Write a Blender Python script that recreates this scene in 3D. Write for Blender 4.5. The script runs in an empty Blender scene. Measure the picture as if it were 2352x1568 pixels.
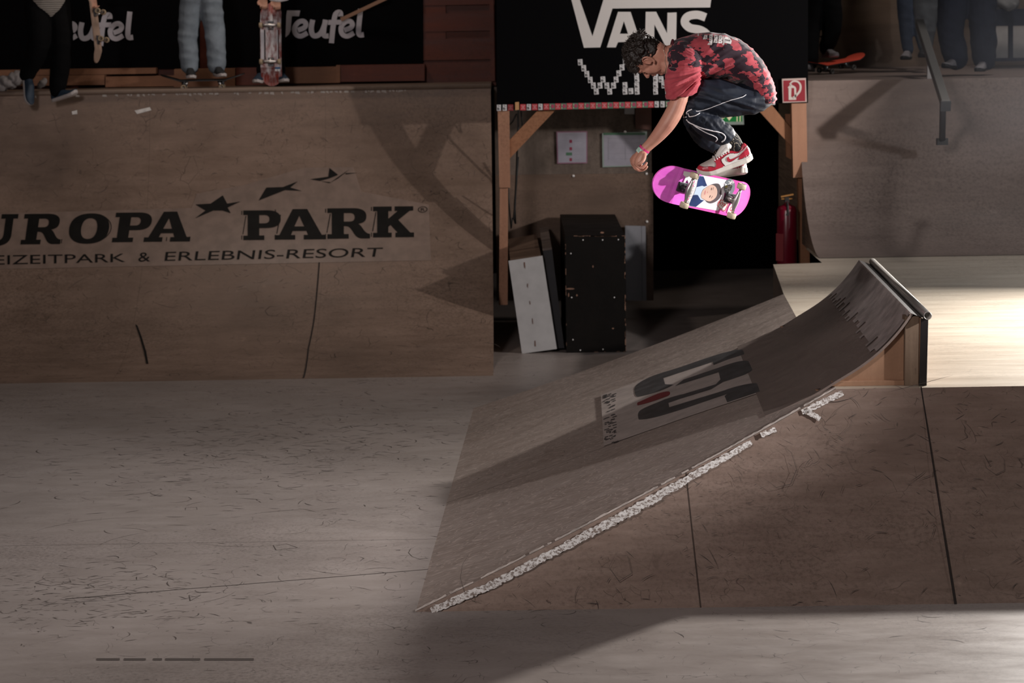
import bpy, bmesh, math, random
from mathutils import Vector, Matrix, noise
from mathutils.geometry import tessellate_polygon
from mathutils.bvhtree import BVHTree

random.seed(7)
SC = bpy.context.scene
COL = SC.collection
V = Vector
PI = math.pi

# ------------------------------------------------------------------ camera
FPX, HC, ROLL = 5480.0, 3.25, 0.016
TH = math.atan(808 / FPX)
FW = V((0, math.cos(TH), -math.sin(TH)))
R0 = V((1, 0, 0)); U0 = V((0, math.sin(TH), math.cos(TH)))
CR = R0 * math.cos(ROLL) - U0 * math.sin(ROLL)
CU = U0 * math.cos(ROLL) + R0 * math.sin(ROLL)
CO = V((0, 0, HC))
cam = bpy.data.cameras.new('camera'); camo = bpy.data.objects.new('camera', cam); COL.objects.link(camo)
m = Matrix((CR, CU, -FW)).transposed().to_4x4(); m.translation = CO
camo.matrix_world = m
cam.sensor_width = 36; cam.lens = 36 * FPX / 2352
cam.clip_start = 0.1; cam.clip_end = 200
cam.dof.use_dof = True; cam.dof.focus_distance = 13.7; cam.dof.aperture_fstop = 4.0
SC.camera = camo
SC.view_settings.view_transform = 'Standard'; SC.view_settings.look = 'None'
SC.view_settings.gamma = 1; SC.view_settings.exposure = 0.0; SC.view_settings.use_curve_mapping = False

# ------------------------------------------------------------------ light
wd = bpy.data.worlds.new('world'); SC.world = wd; wd.use_nodes = True
bg = wd.node_tree.nodes['Background']; bg.inputs[0].default_value = (1.0, .86, .8, 1); bg.inputs[1].default_value = 0.012

def lamp(name, kind, loc, aim, energy, color=(1, 1, 1), **kw):
    l = bpy.data.lights.new(name, kind); o = bpy.data.objects.new(name, l); COL.objects.link(o)
    o.location = loc; o.rotation_euler = (V(aim) - V(loc)).to_track_quat('-Z', 'Y').to_euler()
    l.energy = energy; l.color = color
    for k, v in kw.items(): setattr(l, k, v)
    return o
LP = (6.0, 18.2, 2.9)
# the flash on a stand beside the deck, its head turned towards the camera side, and what it spills sideways
lamp('flash_light', 'AREA', LP, (4.85, 12.0, 3.0), 1450, (1, .95, .89), shape='DISK', size=.22)
lamp('flash_spill_light', 'SPOT', LP, (-2.6, 22.3, 3.6), 800, (1, .90, .84), spot_size=math.radians(72), spot_blend=.4, shadow_soft_size=.06)
lamp('smoke_fill_light', 'POINT', (6.0, 18.6, 3.0), (0, 0, 0), 130, (.92, .96, 1), shadow_soft_size=.1)  # added point lamp that brightens the smoke and the right wall
# fill lamps added over the two platforms to lift the people, floor and beams
lamp('platform_fill_light', 'AREA', (5.2, 22.9, 6.2), (5.0, 23.6, 2.0), 45, (1, .90, .84), shape='DISK', size=.6)
lamp('platform_fill_light', 'AREA', (-2.6, 22.2, 6.2), (-2.6, 23.9, 2.3), 38, (1, .84, .72), shape='DISK', size=.6)
# the second flash, to the right of the funbox: a narrow head on the skater and its spill
L2 = (6.2, 12.7, 3.1)
lamp('skater_right_light', 'SPOT', L2, (.6, 13.6, 2.25), 2200, (1, .96, .95), spot_size=math.radians(46), spot_blend=.6, shadow_soft_size=.05)
lamp('second_spill_light', 'POINT', L2, (0, 0, 0), 70, (1, .94, .92), shadow_soft_size=.07)
# the flash on the camera side, high up to the left
lamp('front_light', 'AREA', (-3.5, 3.0, 6.5), (0.4, 20, 1.2), 500, (1, .89, .86), shape='DISK', size=1.6)
lamp('skater_left_light', 'SPOT', (-3.0, 6.0, 4.2), (1.05, 13.5, 2.6), 430, (1, .95, .94), spot_size=math.radians(15), spot_blend=.7, shadow_soft_size=.06)

# ------------------------------------------------------------------ picture-to-place helpers
def ray(px, py): return FW + (px - 1176) / FPX * CR + (784 - py) / FPX * CU
def PY(px, py, y): d = ray(px, py); return CO + d * (y / d.y)
def PZ(px, py, z): d = ray(px, py); return CO + d * ((z - HC) / d.z)

# ------------------------------------------------------------------ materials
MATS = {}
def newmat(name):
    mt = bpy.data.materials.new(name); mt.use_nodes = True
    nt = mt.node_tree; b = nt.nodes['Principled BSDF']
    return mt, nt, b
def N(nt, t, **kw):
    n = nt.nodes.new(t)
    for k, v in kw.items(): setattr(n, k, v)
    return n
def mix(nt, fac, a, b, mode='MIX'):
    n = nt.nodes.new('ShaderNodeMix'); n.data_type = 'RGBA'; n.blend_type = mode
    for sock, v in ((n.inputs[0], fac), (n.inputs[6], a), (n.inputs[7], b)):
        if hasattr(v, 'links'): nt.links.new(v, sock)
        elif isinstance(v, (int, float)): sock.default_value = v
        else: sock.default_value = (*v, 1) if len(v) == 3 else v
    return n.outputs[2]
def ramp(nt, src, a, b, lo=0., hi=1.):
    n = nt.nodes.new('ShaderNodeMapRange'); n.clamp = True
    nt.links.new(src, n.inputs[0])
    n.inputs[1].default_value = a; n.inputs[2].default_value = b; n.inputs[3].default_value = lo; n.inputs[4].default_value = hi
    return n.outputs[0]
def math_(nt, op, a, b=None):
    n = nt.nodes.new('ShaderNodeMath'); n.operation = op
    for i, v in enumerate((a, b)):
        if v is None: continue
        if hasattr(v, 'links'): nt.links.new(v, n.inputs[i])
        else: n.inputs[i].default_value = v
    return n.outputs[0]
def noise_(nt, co, scale, detail=4, rough=.55, sc=(1, 1, 1), loc=(0, 0, 0)):
    mp = nt.nodes.new('ShaderNodeMapping'); nt.links.new(co, mp.inputs[0]); mp.inputs['Scale'].default_value = sc; mp.inputs['Location'].default_value = loc
    n = nt.nodes.new('ShaderNodeTexNoise'); nt.links.new(mp.outputs[0], n.inputs['Vector'])
    n.inputs['Scale'].default_value = scale; n.inputs['Detail'].default_value = detail; n.inputs['Roughness'].default_value = rough
    return n.outputs[0]
def plain(name, col, rough=.6, metal=0., spec=.5, bump=None, sheen=0, var=0., emit=None):
    if name in MATS: return MATS[name]
    mt, nt, b = newmat(name)
    b.inputs['Base Color'].default_value = (*col, 1); b.inputs['Roughness'].default_value = rough
    b.inputs['Metallic'].default_value = metal; b.inputs['Specular IOR Level'].default_value = spec
    if sheen: b.inputs['Sheen Weight'].default_value = sheen
    if emit: b.inputs['Emission Color'].default_value = (*col, 1); b.inputs['Emission Strength'].default_value = emit
    co = nt.nodes.new('ShaderNodeTexCoord').outputs['Object']
    if var:
        n = noise_(nt, co, 9, 5)
        c = mix(nt, ramp(nt, n, .35, .65), [x * (1 - var) for x in col], [min(1, x * (1 + var)) for x in col])
        nt.links.new(c, b.inputs['Base Color'])
    if bump:
        n = noise_(nt, co, bump[0], 4)
        bm = nt.nodes.new('ShaderNodeBump'); bm.inputs['Strength'].default_value = bump[1]; bm.inputs['Distance'].default_value = bump[2]
        nt.links.new(n, bm.inputs['Height']); nt.links.new(bm.outputs[0], b.inputs['Normal'])
    MATS[name] = mt
    return mt
def wood(name, light, dark, grain=(1, 14, 14), gscale=1.6, rough=.5, spec=.4, scuff=.6, seams=(), blotch=.5, swirl=0., scale2=1., seam_f=.85):
    """worn plywood: grain stretched along one axis, blotches, short scuff marks, panel seams (axis, position, half width)"""
    if name in MATS: return MATS[name]
    mt, nt, b = newmat(name)
    co = nt.nodes.new('ShaderNodeTexCoord').outputs['Object']
    g = noise_(nt, co, gscale, 8, .62, grain)
    col = mix(nt, ramp(nt, g, .28, .72), dark, light)
    fg = noise_(nt, co, gscale * 9, 3, .6, (grain[0] * .35, grain[1], grain[2]), (2, 5, 1))
    col = mix(nt, ramp(nt, fg, .52, .7, 0, .3), col, dark)
    bl = noise_(nt, co, .9 * scale2, 5, .6)
    col = mix(nt, math_(nt, 'MULTIPLY', ramp(nt, bl, .42, .7), blotch), col, [x * .55 for x in dark])
    fine = noise_(nt, co, 38 * scale2, 6, .75)
    cloud = ramp(nt, noise_(nt, co, .55, 3, .6, loc=(1.7, 3.1, 0)), .45, .68, .12, 1)
    col = mix(nt, math_(nt, 'MULTIPLY', ramp(nt, fine, .46, .66, 0, .75), cloud), col, [x * .4 for x in dark])
    lightsp = noise_(nt, co, 9 * scale2, 6, .8, loc=(3, 1, 2))
    col = mix(nt, ramp(nt, lightsp, .60, .74, 0, .28), col, [min(1, x * 1.7) for x in light])
    if swirl:
        sw = noise_(nt, co, 3.2, 2, .5, (.7, 2.2, 2.2), (7, 3, 1))
        s2 = math_(nt, 'SINE', math_(nt, 'MULTIPLY', sw, 90.))
        col = mix(nt, ramp(nt, s2, .55, 1., 0, swirl), col, [min(1, x * 1.9) for x in light])
    if scuff:
        for sc_, off, th in ((5.5, 0, .012), (11., 4, .02)):
            mp = nt.nodes.new('ShaderNodeMapping'); mp.inputs['Location'].default_value = (off, off * 2, 1)
            nz = nt.nodes.new('ShaderNodeTexNoise'); nz.inputs['Scale'].default_value = 3; nt.links.new(co, nz.inputs['Vector'])
            ad = nt.nodes.new('ShaderNodeVectorMath'); ad.operation = 'MULTIPLY_ADD'
            nt.links.new(nz.outputs[1], ad.inputs[0]); ad.inputs[1].default_value = (.25, .25, .25); nt.links.new(co, ad.inputs[2])
            nt.links.new(ad.outputs[0], mp.inputs[0])
            vo = nt.nodes.new('ShaderNodeTexVoronoi'); vo.feature = 'DISTANCE_TO_EDGE'; vo.inputs['Scale'].default_value = sc_
            nt.links.new(mp.outputs[0], vo.inputs['Vector'])
            line = ramp(nt, vo.outputs[0], th * .4, th, 1, 0)
            mk = ramp(nt, noise_(nt, co, sc_ * .8, 2, .5, loc=(off + 9, 2, 5)), .56, .62)
            mk2 = ramp(nt, noise_(nt, co, .45, 2, .5, loc=(off + 2, 8, 5)), .42, .6, .3, 1)
            col = mix(nt, math_(nt, 'MULTIPLY', math_(nt, 'MULTIPLY', math_(nt, 'MULTIPLY', line, mk), mk2), scuff), col, [x * .12 for x in dark])
    if seams:
        sx = nt.nodes.new('ShaderNodeSeparateXYZ'); nt.links.new(co, sx.inputs[0])
        for ax, pos, hw in seams:
            d = math_(nt, 'ABSOLUTE', math_(nt, 'SUBTRACT', sx.outputs[ax], pos))
            l = ramp(nt, d, hw * .5, hw, seam_f, 0)
            col = mix(nt, l, col, [x * .15 for x in dark])
    nt.links.new(col, b.inputs['Base Color'])
    rg = ramp(nt, g, .3, .7, rough - .07, rough + .08); nt.links.new(rg, b.inputs['Roughness'])
    b.inputs['Specular IOR Level'].default_value = spec
    bm = nt.nodes.new('ShaderNodeBump'); bm.inputs['Strength'].default_value = .25; bm.inputs['Distance'].default_value = .004
    nt.links.new(g, bm.inputs['Height']); nt.links.new(bm.outputs[0], b.inputs['Normal'])
    MATS[name] = mt
    return mt

# ------------------------------------------------------------------ mesh helpers
def mesh(name, bm, mat, parent=None, smooth=False):
    me = bpy.data.meshes.new(name); bm.to_mesh(me); bm.free()
    o = bpy.data.objects.new(name, me); COL.objects.link(o)
    for mm in (mat if isinstance(mat, (list, tuple)) else [mat]): me.materials.append(mm)
    if smooth:
        for p in me.polygons: p.use_smooth = True
    if parent is not None: o.parent = parent
    return o
def tag(o, label, cat, group=None):
    o['label'] = label; o['category'] = cat
    if group: o['group'] = group
    return o
def empty(name, loc, label, cat, group=None):
    o = bpy.data.objects.new(name, None); COL.objects.link(o); o.location = loc
    o.empty_display_size = .2
    tag(o, label, cat, group); return o
def structure(o): o['kind'] = 'structure'; return o
def under(parent, o):
    """make o a part: o was built in place, in world coordinates; parent is an Empty without rotation"""
    o.parent = parent; o.matrix_parent_inverse = Matrix.Translation(-parent.location)
    return o
def box(bm, lo, hi, M=None, bev=0):
    vs = []
    for z in (lo[2], hi[2]):
        for x, y in ((lo[0], lo[1]), (hi[0], lo[1]), (hi[0], hi[1]), (lo[0], hi[1])):
            p = V((x, y, z)); vs.append(bm.verts.new(M @ p if M else p))
    fs = [bm.faces.new([vs[i] for i in q]) for q in ((3, 2, 1, 0), (4, 5, 6, 7), (0, 1, 5, 4), (1, 2, 6, 5), (2, 3, 7, 6), (3, 0, 4, 7))]
    if bev:
        bmesh.ops.bevel(bm, geom=list({e for f in fs for e in f.edges}), offset=bev, segments=2, profile=.6, affect='EDGES')
    return vs
def bar(bm, a, b, w, h, up=(0, 0, 1), bev=0):
    """rectangular timber from a to b, w across, h along up"""
    a, b = V(a), V(b); d = (b - a); L = d.length; z = d.normalized()
    x = z.cross(V(up)).normalized(); y = x.cross(z)
    M = Matrix((x, y, z)).transposed().to_4x4(); M.translation = a
    return box(bm, (-w / 2, -h / 2, 0), (w / 2, h / 2, L), M, bev)
def frame_of(t):
    t = t.normalized(); a = V((0, 0, 1)) if abs(t.z) < .9 else V((0, 1, 0))
    x = t.cross(a).normalized(); return x, x.cross(t)
def tube(bm, pts, rad, seg=10, cap=True):
    pts = [V(p) for p in pts]; rings = []; x = None
    for i, p in enumerate(pts):
        t = (pts[min(i + 1, len(pts) - 1)] - pts[max(i - 1, 0)]).normalized()
        if x is None: x, y = frame_of(t)
        else:
            x = (x - t * x.dot(t)).normalized()
            y = x.cross(t)
        r = rad[i] if isinstance(rad, (list, tuple)) else rad
        rings.append([bm.verts.new(p + x * r * math.cos(2 * PI * k / seg) + y * r * math.sin(2 * PI * k / seg)) for k in range(seg)])
    for a, b in zip(rings, rings[1:]):
        for k in range(seg): bm.faces.new((a[k], a[(k + 1) % seg], b[(k + 1) % seg], b[k]))
    if cap: bm.faces.new(rings[0][::-1]); bm.faces.new(rings[-1])
    return rings
def lathe(bm, prof, M=None, seg=20):
    """prof: (radius, height) pairs turned about z"""
    rings = []
    for r, h in prof:
        if r < 1e-5:
            p = V((0, 0, h)); rings.append([bm.verts.new(M @ p if M else p)])
        else:
            ring = []
            for k in range(seg):
                p = V((r * math.cos(2 * PI * k / seg), r * math.sin(2 * PI * k / seg), h)); ring.append(bm.verts.new(M @ p if M else p))
            rings.append(ring)
    for a, b in zip(rings, rings[1:]):
        for k in range(seg):
            q = [a[k % len(a)], a[(k + 1) % len(a)], b[(k + 1) % len(b)], b[k % len(b)]]
            q = [v for i, v in enumerate(q) if v not in q[:i]]
            if len(q) > 2: bm.faces.new(q)
    return rings
def poly(bm, loops, fn=lambda x, y: V((x, y, 0)), cell=0, mi=0):
    """flat outline (first loop) with holes, cut into a grid of cell when it has to follow a curve, placed by fn(x, y)"""
    b2 = bmesh.new()
    L3 = [[V((p[0], p[1], 0)) for p in l] for l in loops]
    flat = [p for l in L3 for p in l]
    vs = [b2.verts.new(p) for p in flat]
    for t in tessellate_polygon(L3):
        try: b2.faces.new([vs[i] for i in t])
        except ValueError: pass
    if cell:
        xs = [p.x for p in flat]; ys = [p.y for p in flat]
        for ax, lo, hi in ((0, min(xs), max(xs)), (1, min(ys), max(ys))):
            k = math.ceil(lo / cell)
            while k * cell < hi:
                co = V((k * cell, 0, 0)) if ax == 0 else V((0, k * cell, 0)); no = V((1, 0, 0)) if ax == 0 else V((0, 1, 0))
                bmesh.ops.bisect_plane(b2, geom=b2.verts[:] + b2.edges[:] + b2.faces[:], plane_co=co, plane_no=no, dist=1e-6)
                k += 1
    b2.normal_update(); b2.verts.index_update()
    nv = [bm.verts.new(fn(v.co.x, v.co.y)) for v in b2.verts]
    for f in b2.faces:
        q = [nv[v.index] for v in f.verts]
        if f.normal.z < 0: q.reverse()
        try: bm.faces.new(q).material_index = mi
        except ValueError: pass
    b2.free()
def text_loops(s, bold=0.0):
    """triangles of a line of plain lettering, one em high, from the built-in font"""
    cu = bpy.data.curves.new('lettering_curve', 'FONT'); cu.body = s; cu.offset = bold; cu.resolution_u = 4
    o = bpy.data.objects.new('lettering_curve', cu); COL.objects.link(o)
    bpy.context.view_layer.update()
    me = bpy.data.meshes.new_from_object(o.evaluated_get(bpy.context.evaluated_depsgraph_get()))
    vs = [v.co.copy() for v in me.vertices]; fs = [list(p.vertices) for p in me.polygons]
    bpy.data.objects.remove(o); bpy.data.curves.remove(cu); bpy.data.meshes.remove(me)
    return vs, fs
def text(bm, s, fn, x0, x1, y0, y1, bold=0., mi=0, slant=0., cell=0):
    """lettering s stretched into the rectangle x0..x1, y0..y1 and placed by fn"""
    vs, fs = text_loops(s, bold)
    ax, bx = min(v.x for v in vs), max(v.x for v in vs); ay, by = min(v.y for v in vs), max(v.y for v in vs)
    for f in fs:
        loop = []
        for i in f:
            u, w = (vs[i].x - ax) / (bx - ax), (vs[i].y - ay) / (by - ay)
            loop.append((x0 + u * (x1 - x0) + slant * (w * (y1 - y0)), y0 + w * (y1 - y0)))
        if len(loop) >= 3: poly(bm, [loop], fn, cell, mi)
def bez(*seg, n=10):
    """outline from straight points (x, y) and cubic pieces ((c1), (c2), (end))"""
    out = []
    for s in seg:
        if isinstance(s[0], (tuple, list)):
            p0 = out[-1]; c1, c2, p1 = s
            for k in range(1, n + 1):
                t = k / n; a, b, c, d = (1 - t) ** 3, 3 * t * (1 - t) ** 2, 3 * t * t * (1 - t), t ** 3
                out.append((a * p0[0] + b * c1[0] + c * c2[0] + d * p1[0], a * p0[1] + b * c1[1] + c * c2[1] + d * p1[1]))
        else: out.append(tuple(s))
    return out
def ell(cx, cy, rx, ry, n=28, rot=0.):
    return [(cx + rx * math.cos(a) * math.cos(rot) - ry * math.sin(a) * math.sin(rot), cy + rx * math.cos(a) * math.sin(rot) + ry * math.sin(a) * math.cos(rot)) for a in (2 * PI * k / n for k in range(n))]

# ================================================================== SETTING
M_floor = wood('floor_plywood', (.325, .283, .265), (.275, .236, .218), (1, 2.6, 2.6), 2.6, .42, .5, .7,
               ((1, 13.98, .008),), .35, seam_f=.45)
bm = bmesh.new(); box(bm, (-9, 1, -.1), (12, 32, 0)); structure(mesh('floor', bm, M_floor))
M_scuff = plain('rubber_scuff', (.085, .070, .064), .75, spec=.2)
def scuffs(bm, n, centre, fn, lmin=.03, lmax=.16, w=.0022):
    """short curved rubber marks; centre() gives a place and fn(x, y) puts it on the surface"""
    rg = random.Random(n)
    for _ in range(n):
        x, y = centre(rg); a = rg.gauss(0, .55) + (PI if rg.random() < .5 else 0); l = rg.uniform(lmin, lmax) * rg.random() ** .7; k = rg.gauss(0, 9); pts = []
        for i in range(6):
            pts.append((x, y)); x += math.cos(a) * l / 5; y += math.sin(a) * l / 5; a += k * l / 5
        ww = w * rg.uniform(.4, 1.2)
        for i in range(5):
            (xa, ya), (xb, yb) = pts[i], pts[i + 1]; d = math.hypot(xb - xa, yb - ya) or 1; nx, ny = -(yb - ya) / d, (xb - xa) / d
            wa, wb = ww * math.sin(PI * (i + .15) / 5.3), ww * math.sin(PI * (i + 1.15) / 5.3)
            bm.faces.new([bm.verts.new(fn(*q)) for q in ((xa - nx * wa, ya - ny * wa), (xb - nx * wb, yb - ny * wb), (xb + nx * wb, yb + ny * wb), (xa + nx * wa, ya + ny * wa))])
ff = lambda x, y: V((x, y, .0012))
bm = bmesh.new()
scuffs(bm, 900, lambda r: (r.gauss(-1.75, .9), r.gauss(17.0, 1.1)), ff, .04, .22, .0032)
scuffs(bm, 520, lambda r: (r.gauss(-2.35, .45), r.gauss(12.75, .4)), ff, .03, .14, .0026)
scuffs(bm, 420, lambda r: (r.uniform(-4.5, 3), r.uniform(10.6, 20)), ff, .03, .2, .0024)
scuffs(bm, 40, lambda r: (r.uniform(-2.6, -.3), r.uniform(12.5, 15.5)), ff, .3, .9, .0022)
o = mesh('floor_scuff_marks', bm, M_scuff); o['kind'] = 'structure'
bm = bmesh.new()                                           # dark broken line of a worn joint near the camera
for x0, x1 in ((222, 275), (285, 335), (352, 372), (380, 460), (470, 583)):
    poly(bm, [[(x0, 1511), (x1, 1511), (x1, 1516), (x0, 1516)]], lambda x, y: PZ(x, y, .0014))
poly(bm, [[(150, 1374), (420, 1352), (640, 1334), (1000, 1305), (1000, 1306), (640, 1335), (420, 1353), (150, 1375.5)]], lambda x, y: PZ(x, y, .0013))
o = mesh('floor_joint_line', bm, M_scuff); o['kind'] = 'structure'
M_black = plain('unlit_depth_black', (.0012, .0012, .0014), .95, spec=.03)  # near-black colour stands in for the unlit depth behind the passage
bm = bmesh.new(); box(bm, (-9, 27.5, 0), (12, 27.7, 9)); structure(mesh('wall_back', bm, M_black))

# ------------------------------------------------------------------ big quarter pipe on the left
QY, QR, QH, QX = 20.06, 2.88, 2.34, -.165
QRUN = math.sqrt(2 * QR * QH - QH * QH)
QA = math.asin(QRUN / QR)
def qpt(x, a, off=0.):                                   # a: angle along the curve from the floor
    return V((x, QY + (QR - off) * math.sin(a), QR - (QR - off) * math.cos(a)))
def q_hit(px, py):
    """x and arc length where the line of sight through a pixel meets the riding surface"""
    d = ray(px, py); oy, oz = CO.y - QY, CO.z - QR
    A = d.y ** 2 + d.z ** 2; B = 2 * (oy * d.y + oz * d.z); C = oy * oy + oz * oz - QR * QR
    t = (-B + math.sqrt(B * B - 4 * A * C)) / (2 * A); p = CO + d * t
    return p.x, math.atan2(p.y - QY, QR - p.z) * QR
def qfn(off):
    return lambda x, s: qpt(x, s / QR, off)
M_qp = wood('curved_plywood', (.285, .20, .155), (.195, .133, .10), (1, 4, 4), 2.2, .5, .35, .8,
            ((0, -4.9, .003), (0, -3.42, .003), (0, -1.745, .002)), .55, seam_f=.35)
M_ply_edge = wood('plywood_edge', (.30, .22, .16), (.12, .08, .06), (1, 1, 40), 2, .7, .3, 0)
M_plat = wood('platform_plywood', (.24, .18, .14), (.16, .11, .085), (1, 10, 10), 1.4, .55, .3, .3)
qp = empty('quarter_pipe', (-4, 20.1, 0), 'tall curved plywood quarter pipe with black park lettering, on the left', 'ramp')
bm = bmesh.new(); n = 40; QL = -9
prev = None
for i in range(n + 1):
    a = QA * i / n; ring = [bm.verts.new(qpt(QL, a)), bm.verts.new(qpt(QX, a)), bm.verts.new(qpt(QX, a, -.03)), bm.verts.new(qpt(QL, a, -.03))]
    if prev:
        for k in range(4): bm.faces.new((prev[k], prev[(k + 1) % 4], ring[(k + 1) % 4], ring[k]))
    else: bm.faces.new(ring[::-1])
    prev = ring
bm.faces.new(prev)
bmesh.ops.recalc_face_normals(bm, faces=bm.faces[:])
under(qp, mesh('riding_surface', bm, M_qp))
bm = bmesh.new()                                          # side cheek under the curve
prev = None
for i in range(n + 1):
    a = QA * i / n; p = qpt(QX - .02, a, -.035)
    ring = [bm.verts.new(p), bm.verts.new(V((QX - .02, 24.2, p.z)))]
    if prev: bm.faces.new((prev[0], prev[1], ring[1], ring[0]))
    prev = ring
under(qp, mesh('side_panel', bm, M_ply_edge))
bm = bmesh.new(); box(bm, (QL, QY + QRUN + .02, QH - .05), (QX, 24.19, QH - .005)); under(qp, mesh('platform', bm, M_plat))
M_steel = plain('worn_steel', (.33, .30, .28), .38, .9)
bm = bmesh.new()
tube(bm, [(QL, QY + QRUN - .012, QH + .004), (QX, QY + QRUN - .012, QH + .004)], .024, 12); under(qp, mesh('coping', bm, M_plat, smooth=True))
# chipped white paint marks along the coping
M_wpaint = plain('chipped_white_paint', (.42, .38, .35), .7, var=.2)
bm = bmesh.new()
x = -4.6
while x < -.95:
    w = random.uniform(.012, .05)
    if random.random() < (.8 if x > -3.9 else .25):
        poly(bm, [[(x, QA * QR - random.uniform(.03, .045)), (x + w, QA * QR - random.uniform(.03, .05)), (x + w * .8, QA * QR - .012), (x + .1 * w, QA * QR - .010)]], qfn(.003))
    x += w + random.uniform(.004, .03)
under(qp, mesh('paint_wear', bm, M_wpaint))['kind'] = 'stuff'

bm = bmesh.new(); scuffs(bm, 700, lambda r: (r.uniform(-4.6, -.2), r.uniform(.05, QA * QR - .1)), qfn(.002), .02, .12, .0015); scuffs(bm, 40, lambda r: (r.uniform(-4.6, -.2), r.uniform(.05, QA * QR - .6)), qfn(.002), .2, .5, .0018)
under(qp, mesh('scuff_marks', bm, M_scuff))['kind'] = 'stuff'
# pale rectangle of the sticker sheet and its lettering
M_sheet = plain('faded_sticker_sheet', (.228, .166, .135), .45, var=.12)
M_ink = plain('black_print', (.006, .0055, .005), .6, spec=.2, var=.3)
def qpoly(bm, pts, off=.003, cell=.05): poly(bm, [[q_hit(*p) for p in pts]], qfn(off), cell)
bm = bmesh.new()
qpoly(bm, [(-330, 500), (440, 478), (452, 445), (560, 425), (700, 385), (812, 384), (830, 440), (985, 470), (990, 598), (-330, 625)])
under(qp, mesh('sticker_sheet', bm, M_sheet))
# slab letters drawn on a unit grid: x 0..w, y 0..10
def slab(ch):
    S = 1.7; s = 2.6
    if ch == 'U': return [bez((0, 10), (0, 8.6), (1, 8.6), (1, 3.6), ((1, 1), (2.4, 0), (5, 0)), ((7.8, 0), (9, 1.2), (9, 3.6)), (9, 8.6), (10, 8.6), (10, 10), (6.2, 10), (6.2, 8.6), (7.2, 8.6), (7.2, 3.8), ((7.2, 2.4), (6.6, 1.7), (5.6, 1.7)), ((4.4, 1.7), (3.9, 2.4), (3.9, 3.8)), (3.9, 8.6), (4.9, 8.6), (4.9, 10))], 10
    if ch == 'E': return [[(0, 0), (0, 1.5), (1.1, 1.5), (1.1, 8.5), (0, 8.5), (0, 10), (9.4, 10), (9.4, 6.8), (8, 6.8), (7.2, 8.4), (4.1, 8.4), (4.1, 6), (6, 6), (6, 7), (7.2, 7), (7.2, 3.4), (6, 3.4), (6, 4.4), (4.1, 4.4), (4.1, 1.6), (7.4, 1.6), (8.4, 3.4), (9.8, 3.4), (9.8, 0)]], 9.8
    if ch == 'P': return [bez((0, 0), (0, 1.5), (1.1, 1.5), (1.1, 8.5), (0, 8.5), (0, 10), (6, 10), ((8.6, 10), (9.6, 8.8), (9.6, 7)), ((9.6, 5.2), (8.6, 4), (6, 4)), (4.1, 4), (4.1, 1.5), (5.4, 1.5), (5.4, 0)),
                          bez((4.1, 5.6), (5.4, 5.6), ((6.4, 5.6), (6.7, 6.2), (6.7, 7)), ((6.7, 7.8), (6.4, 8.4), (5.4, 8.4)), (4.1, 8.4))], 9.6
    if ch == 'R': return [bez((0, 0), (0, 1.5), (1.1, 1.5), (1.1, 8.5), (0, 8.5), (0, 10), (6.2, 10), ((8.8, 10), (9.7, 8.9), (9.7, 7.3)), ((9.7, 5.7), (9, 5.1), (7.7, 4.8)), ((8.8, 4.2), (9, 1.6), (10.6, 1.5)), (10.6, 0), (8.4, 0), ((6.2, .4), (6.4, 4.1), (4.6, 4.1)), (4.1, 4.1), (4.1, 1.5), (5.3, 1.5), (5.3, 0)),
                          bez((4.1, 5.6), (5.5, 5.6), ((6.5, 5.6), (6.8, 6.2), (6.8, 7)), ((6.8, 7.8), (6.5, 8.4), (5.5, 8.4)), (4.1, 8.4))], 10.6
    if ch == 'O': return [bez((5.3, 0), ((1.6, 0), (0, 2), (0, 5)), ((0, 8), (1.6, 10), (5.3, 10)), ((9, 10), (10.6, 8), (10.6, 5)), ((10.6, 2), (9, 0), (5.3, 0)))[:-1],
                          bez((5.3, 1.6), ((3.6, 1.6), (3.2, 3.4), (3.2, 5)), ((3.2, 6.6), (3.6, 8.4), (5.3, 8.4)), ((7, 8.4), (7.4, 6.6), (7.4, 5)), ((7.4, 3.4), (7, 1.6), (5.3, 1.6)))[:-1]], 10.6
    if ch == 'A': return [[(-.6, 0), (-.6, 1.5), (.5, 1.5), (3.6, 10), (7, 10), (10.4, 1.5), (11.4, 1.5), (11.4, 0), (6.2, 0), (6.2, 1.5), (7.2, 1.5), (6.8, 2.8), (3.6, 2.8), (3.2, 1.5), (4.2, 1.5), (4.2, 0)],
                          [(4.0, 4.3), (6.3, 4.3), (5.15, 7.8)]], 10.8
    if ch == 'K': return [[(0, 0), (0, 1.5), (1.1, 1.5), (1.1, 8.5), (0, 8.5), (0, 10), (5, 10), (5, 8.5), (4.1, 8.5), (4.1, 6), (6.6, 8.5), (5.8, 8.5), (5.8, 10), (10.8, 10), (10.8, 8.6), (9.8, 8.5), (6.8, 5.6), (10, 1.5), (11, 1.5), (11, 0), (6, 0), (6, 1.5), (6.6, 1.5), (4.7, 4), (4.1, 3.4), (4.1, 1.5), (5, 1.5), (5, 0)]], 11
def quad_map(q):
    """unit square to the picture quadrilateral (bl, br, tr, tl)"""
    bl, br, tr, tl = q
    return lambda u, v: tuple((bl[i] * (1 - u) + br[i] * u) * (1 - v) + (tl[i] * (1 - u) + tr[i] * u) * v for i in (0, 1))
def qmap(pm, off):
    def f(u, v):
        x, s = q_hit(*pm(u, v)); return qpt(x, s / QR, off)
    return f
bm = bmesh.new()
letters = [('E', (-166, 570, -72, 495)), ('U', (-68, 567, 43, 493)), ('R', (47, 562, 148, 492)), ('O', (154, 561, 256, 491)), ('P', (257, 557, 352, 489)), ('A', (335, 556, 441, 487)),
           ('P', (559, 552, 645, 484)), ('A', (637, 551, 743, 481)), ('R', (752, 549, 850, 479)), ('K', (857, 546, 951, 475))]
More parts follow.
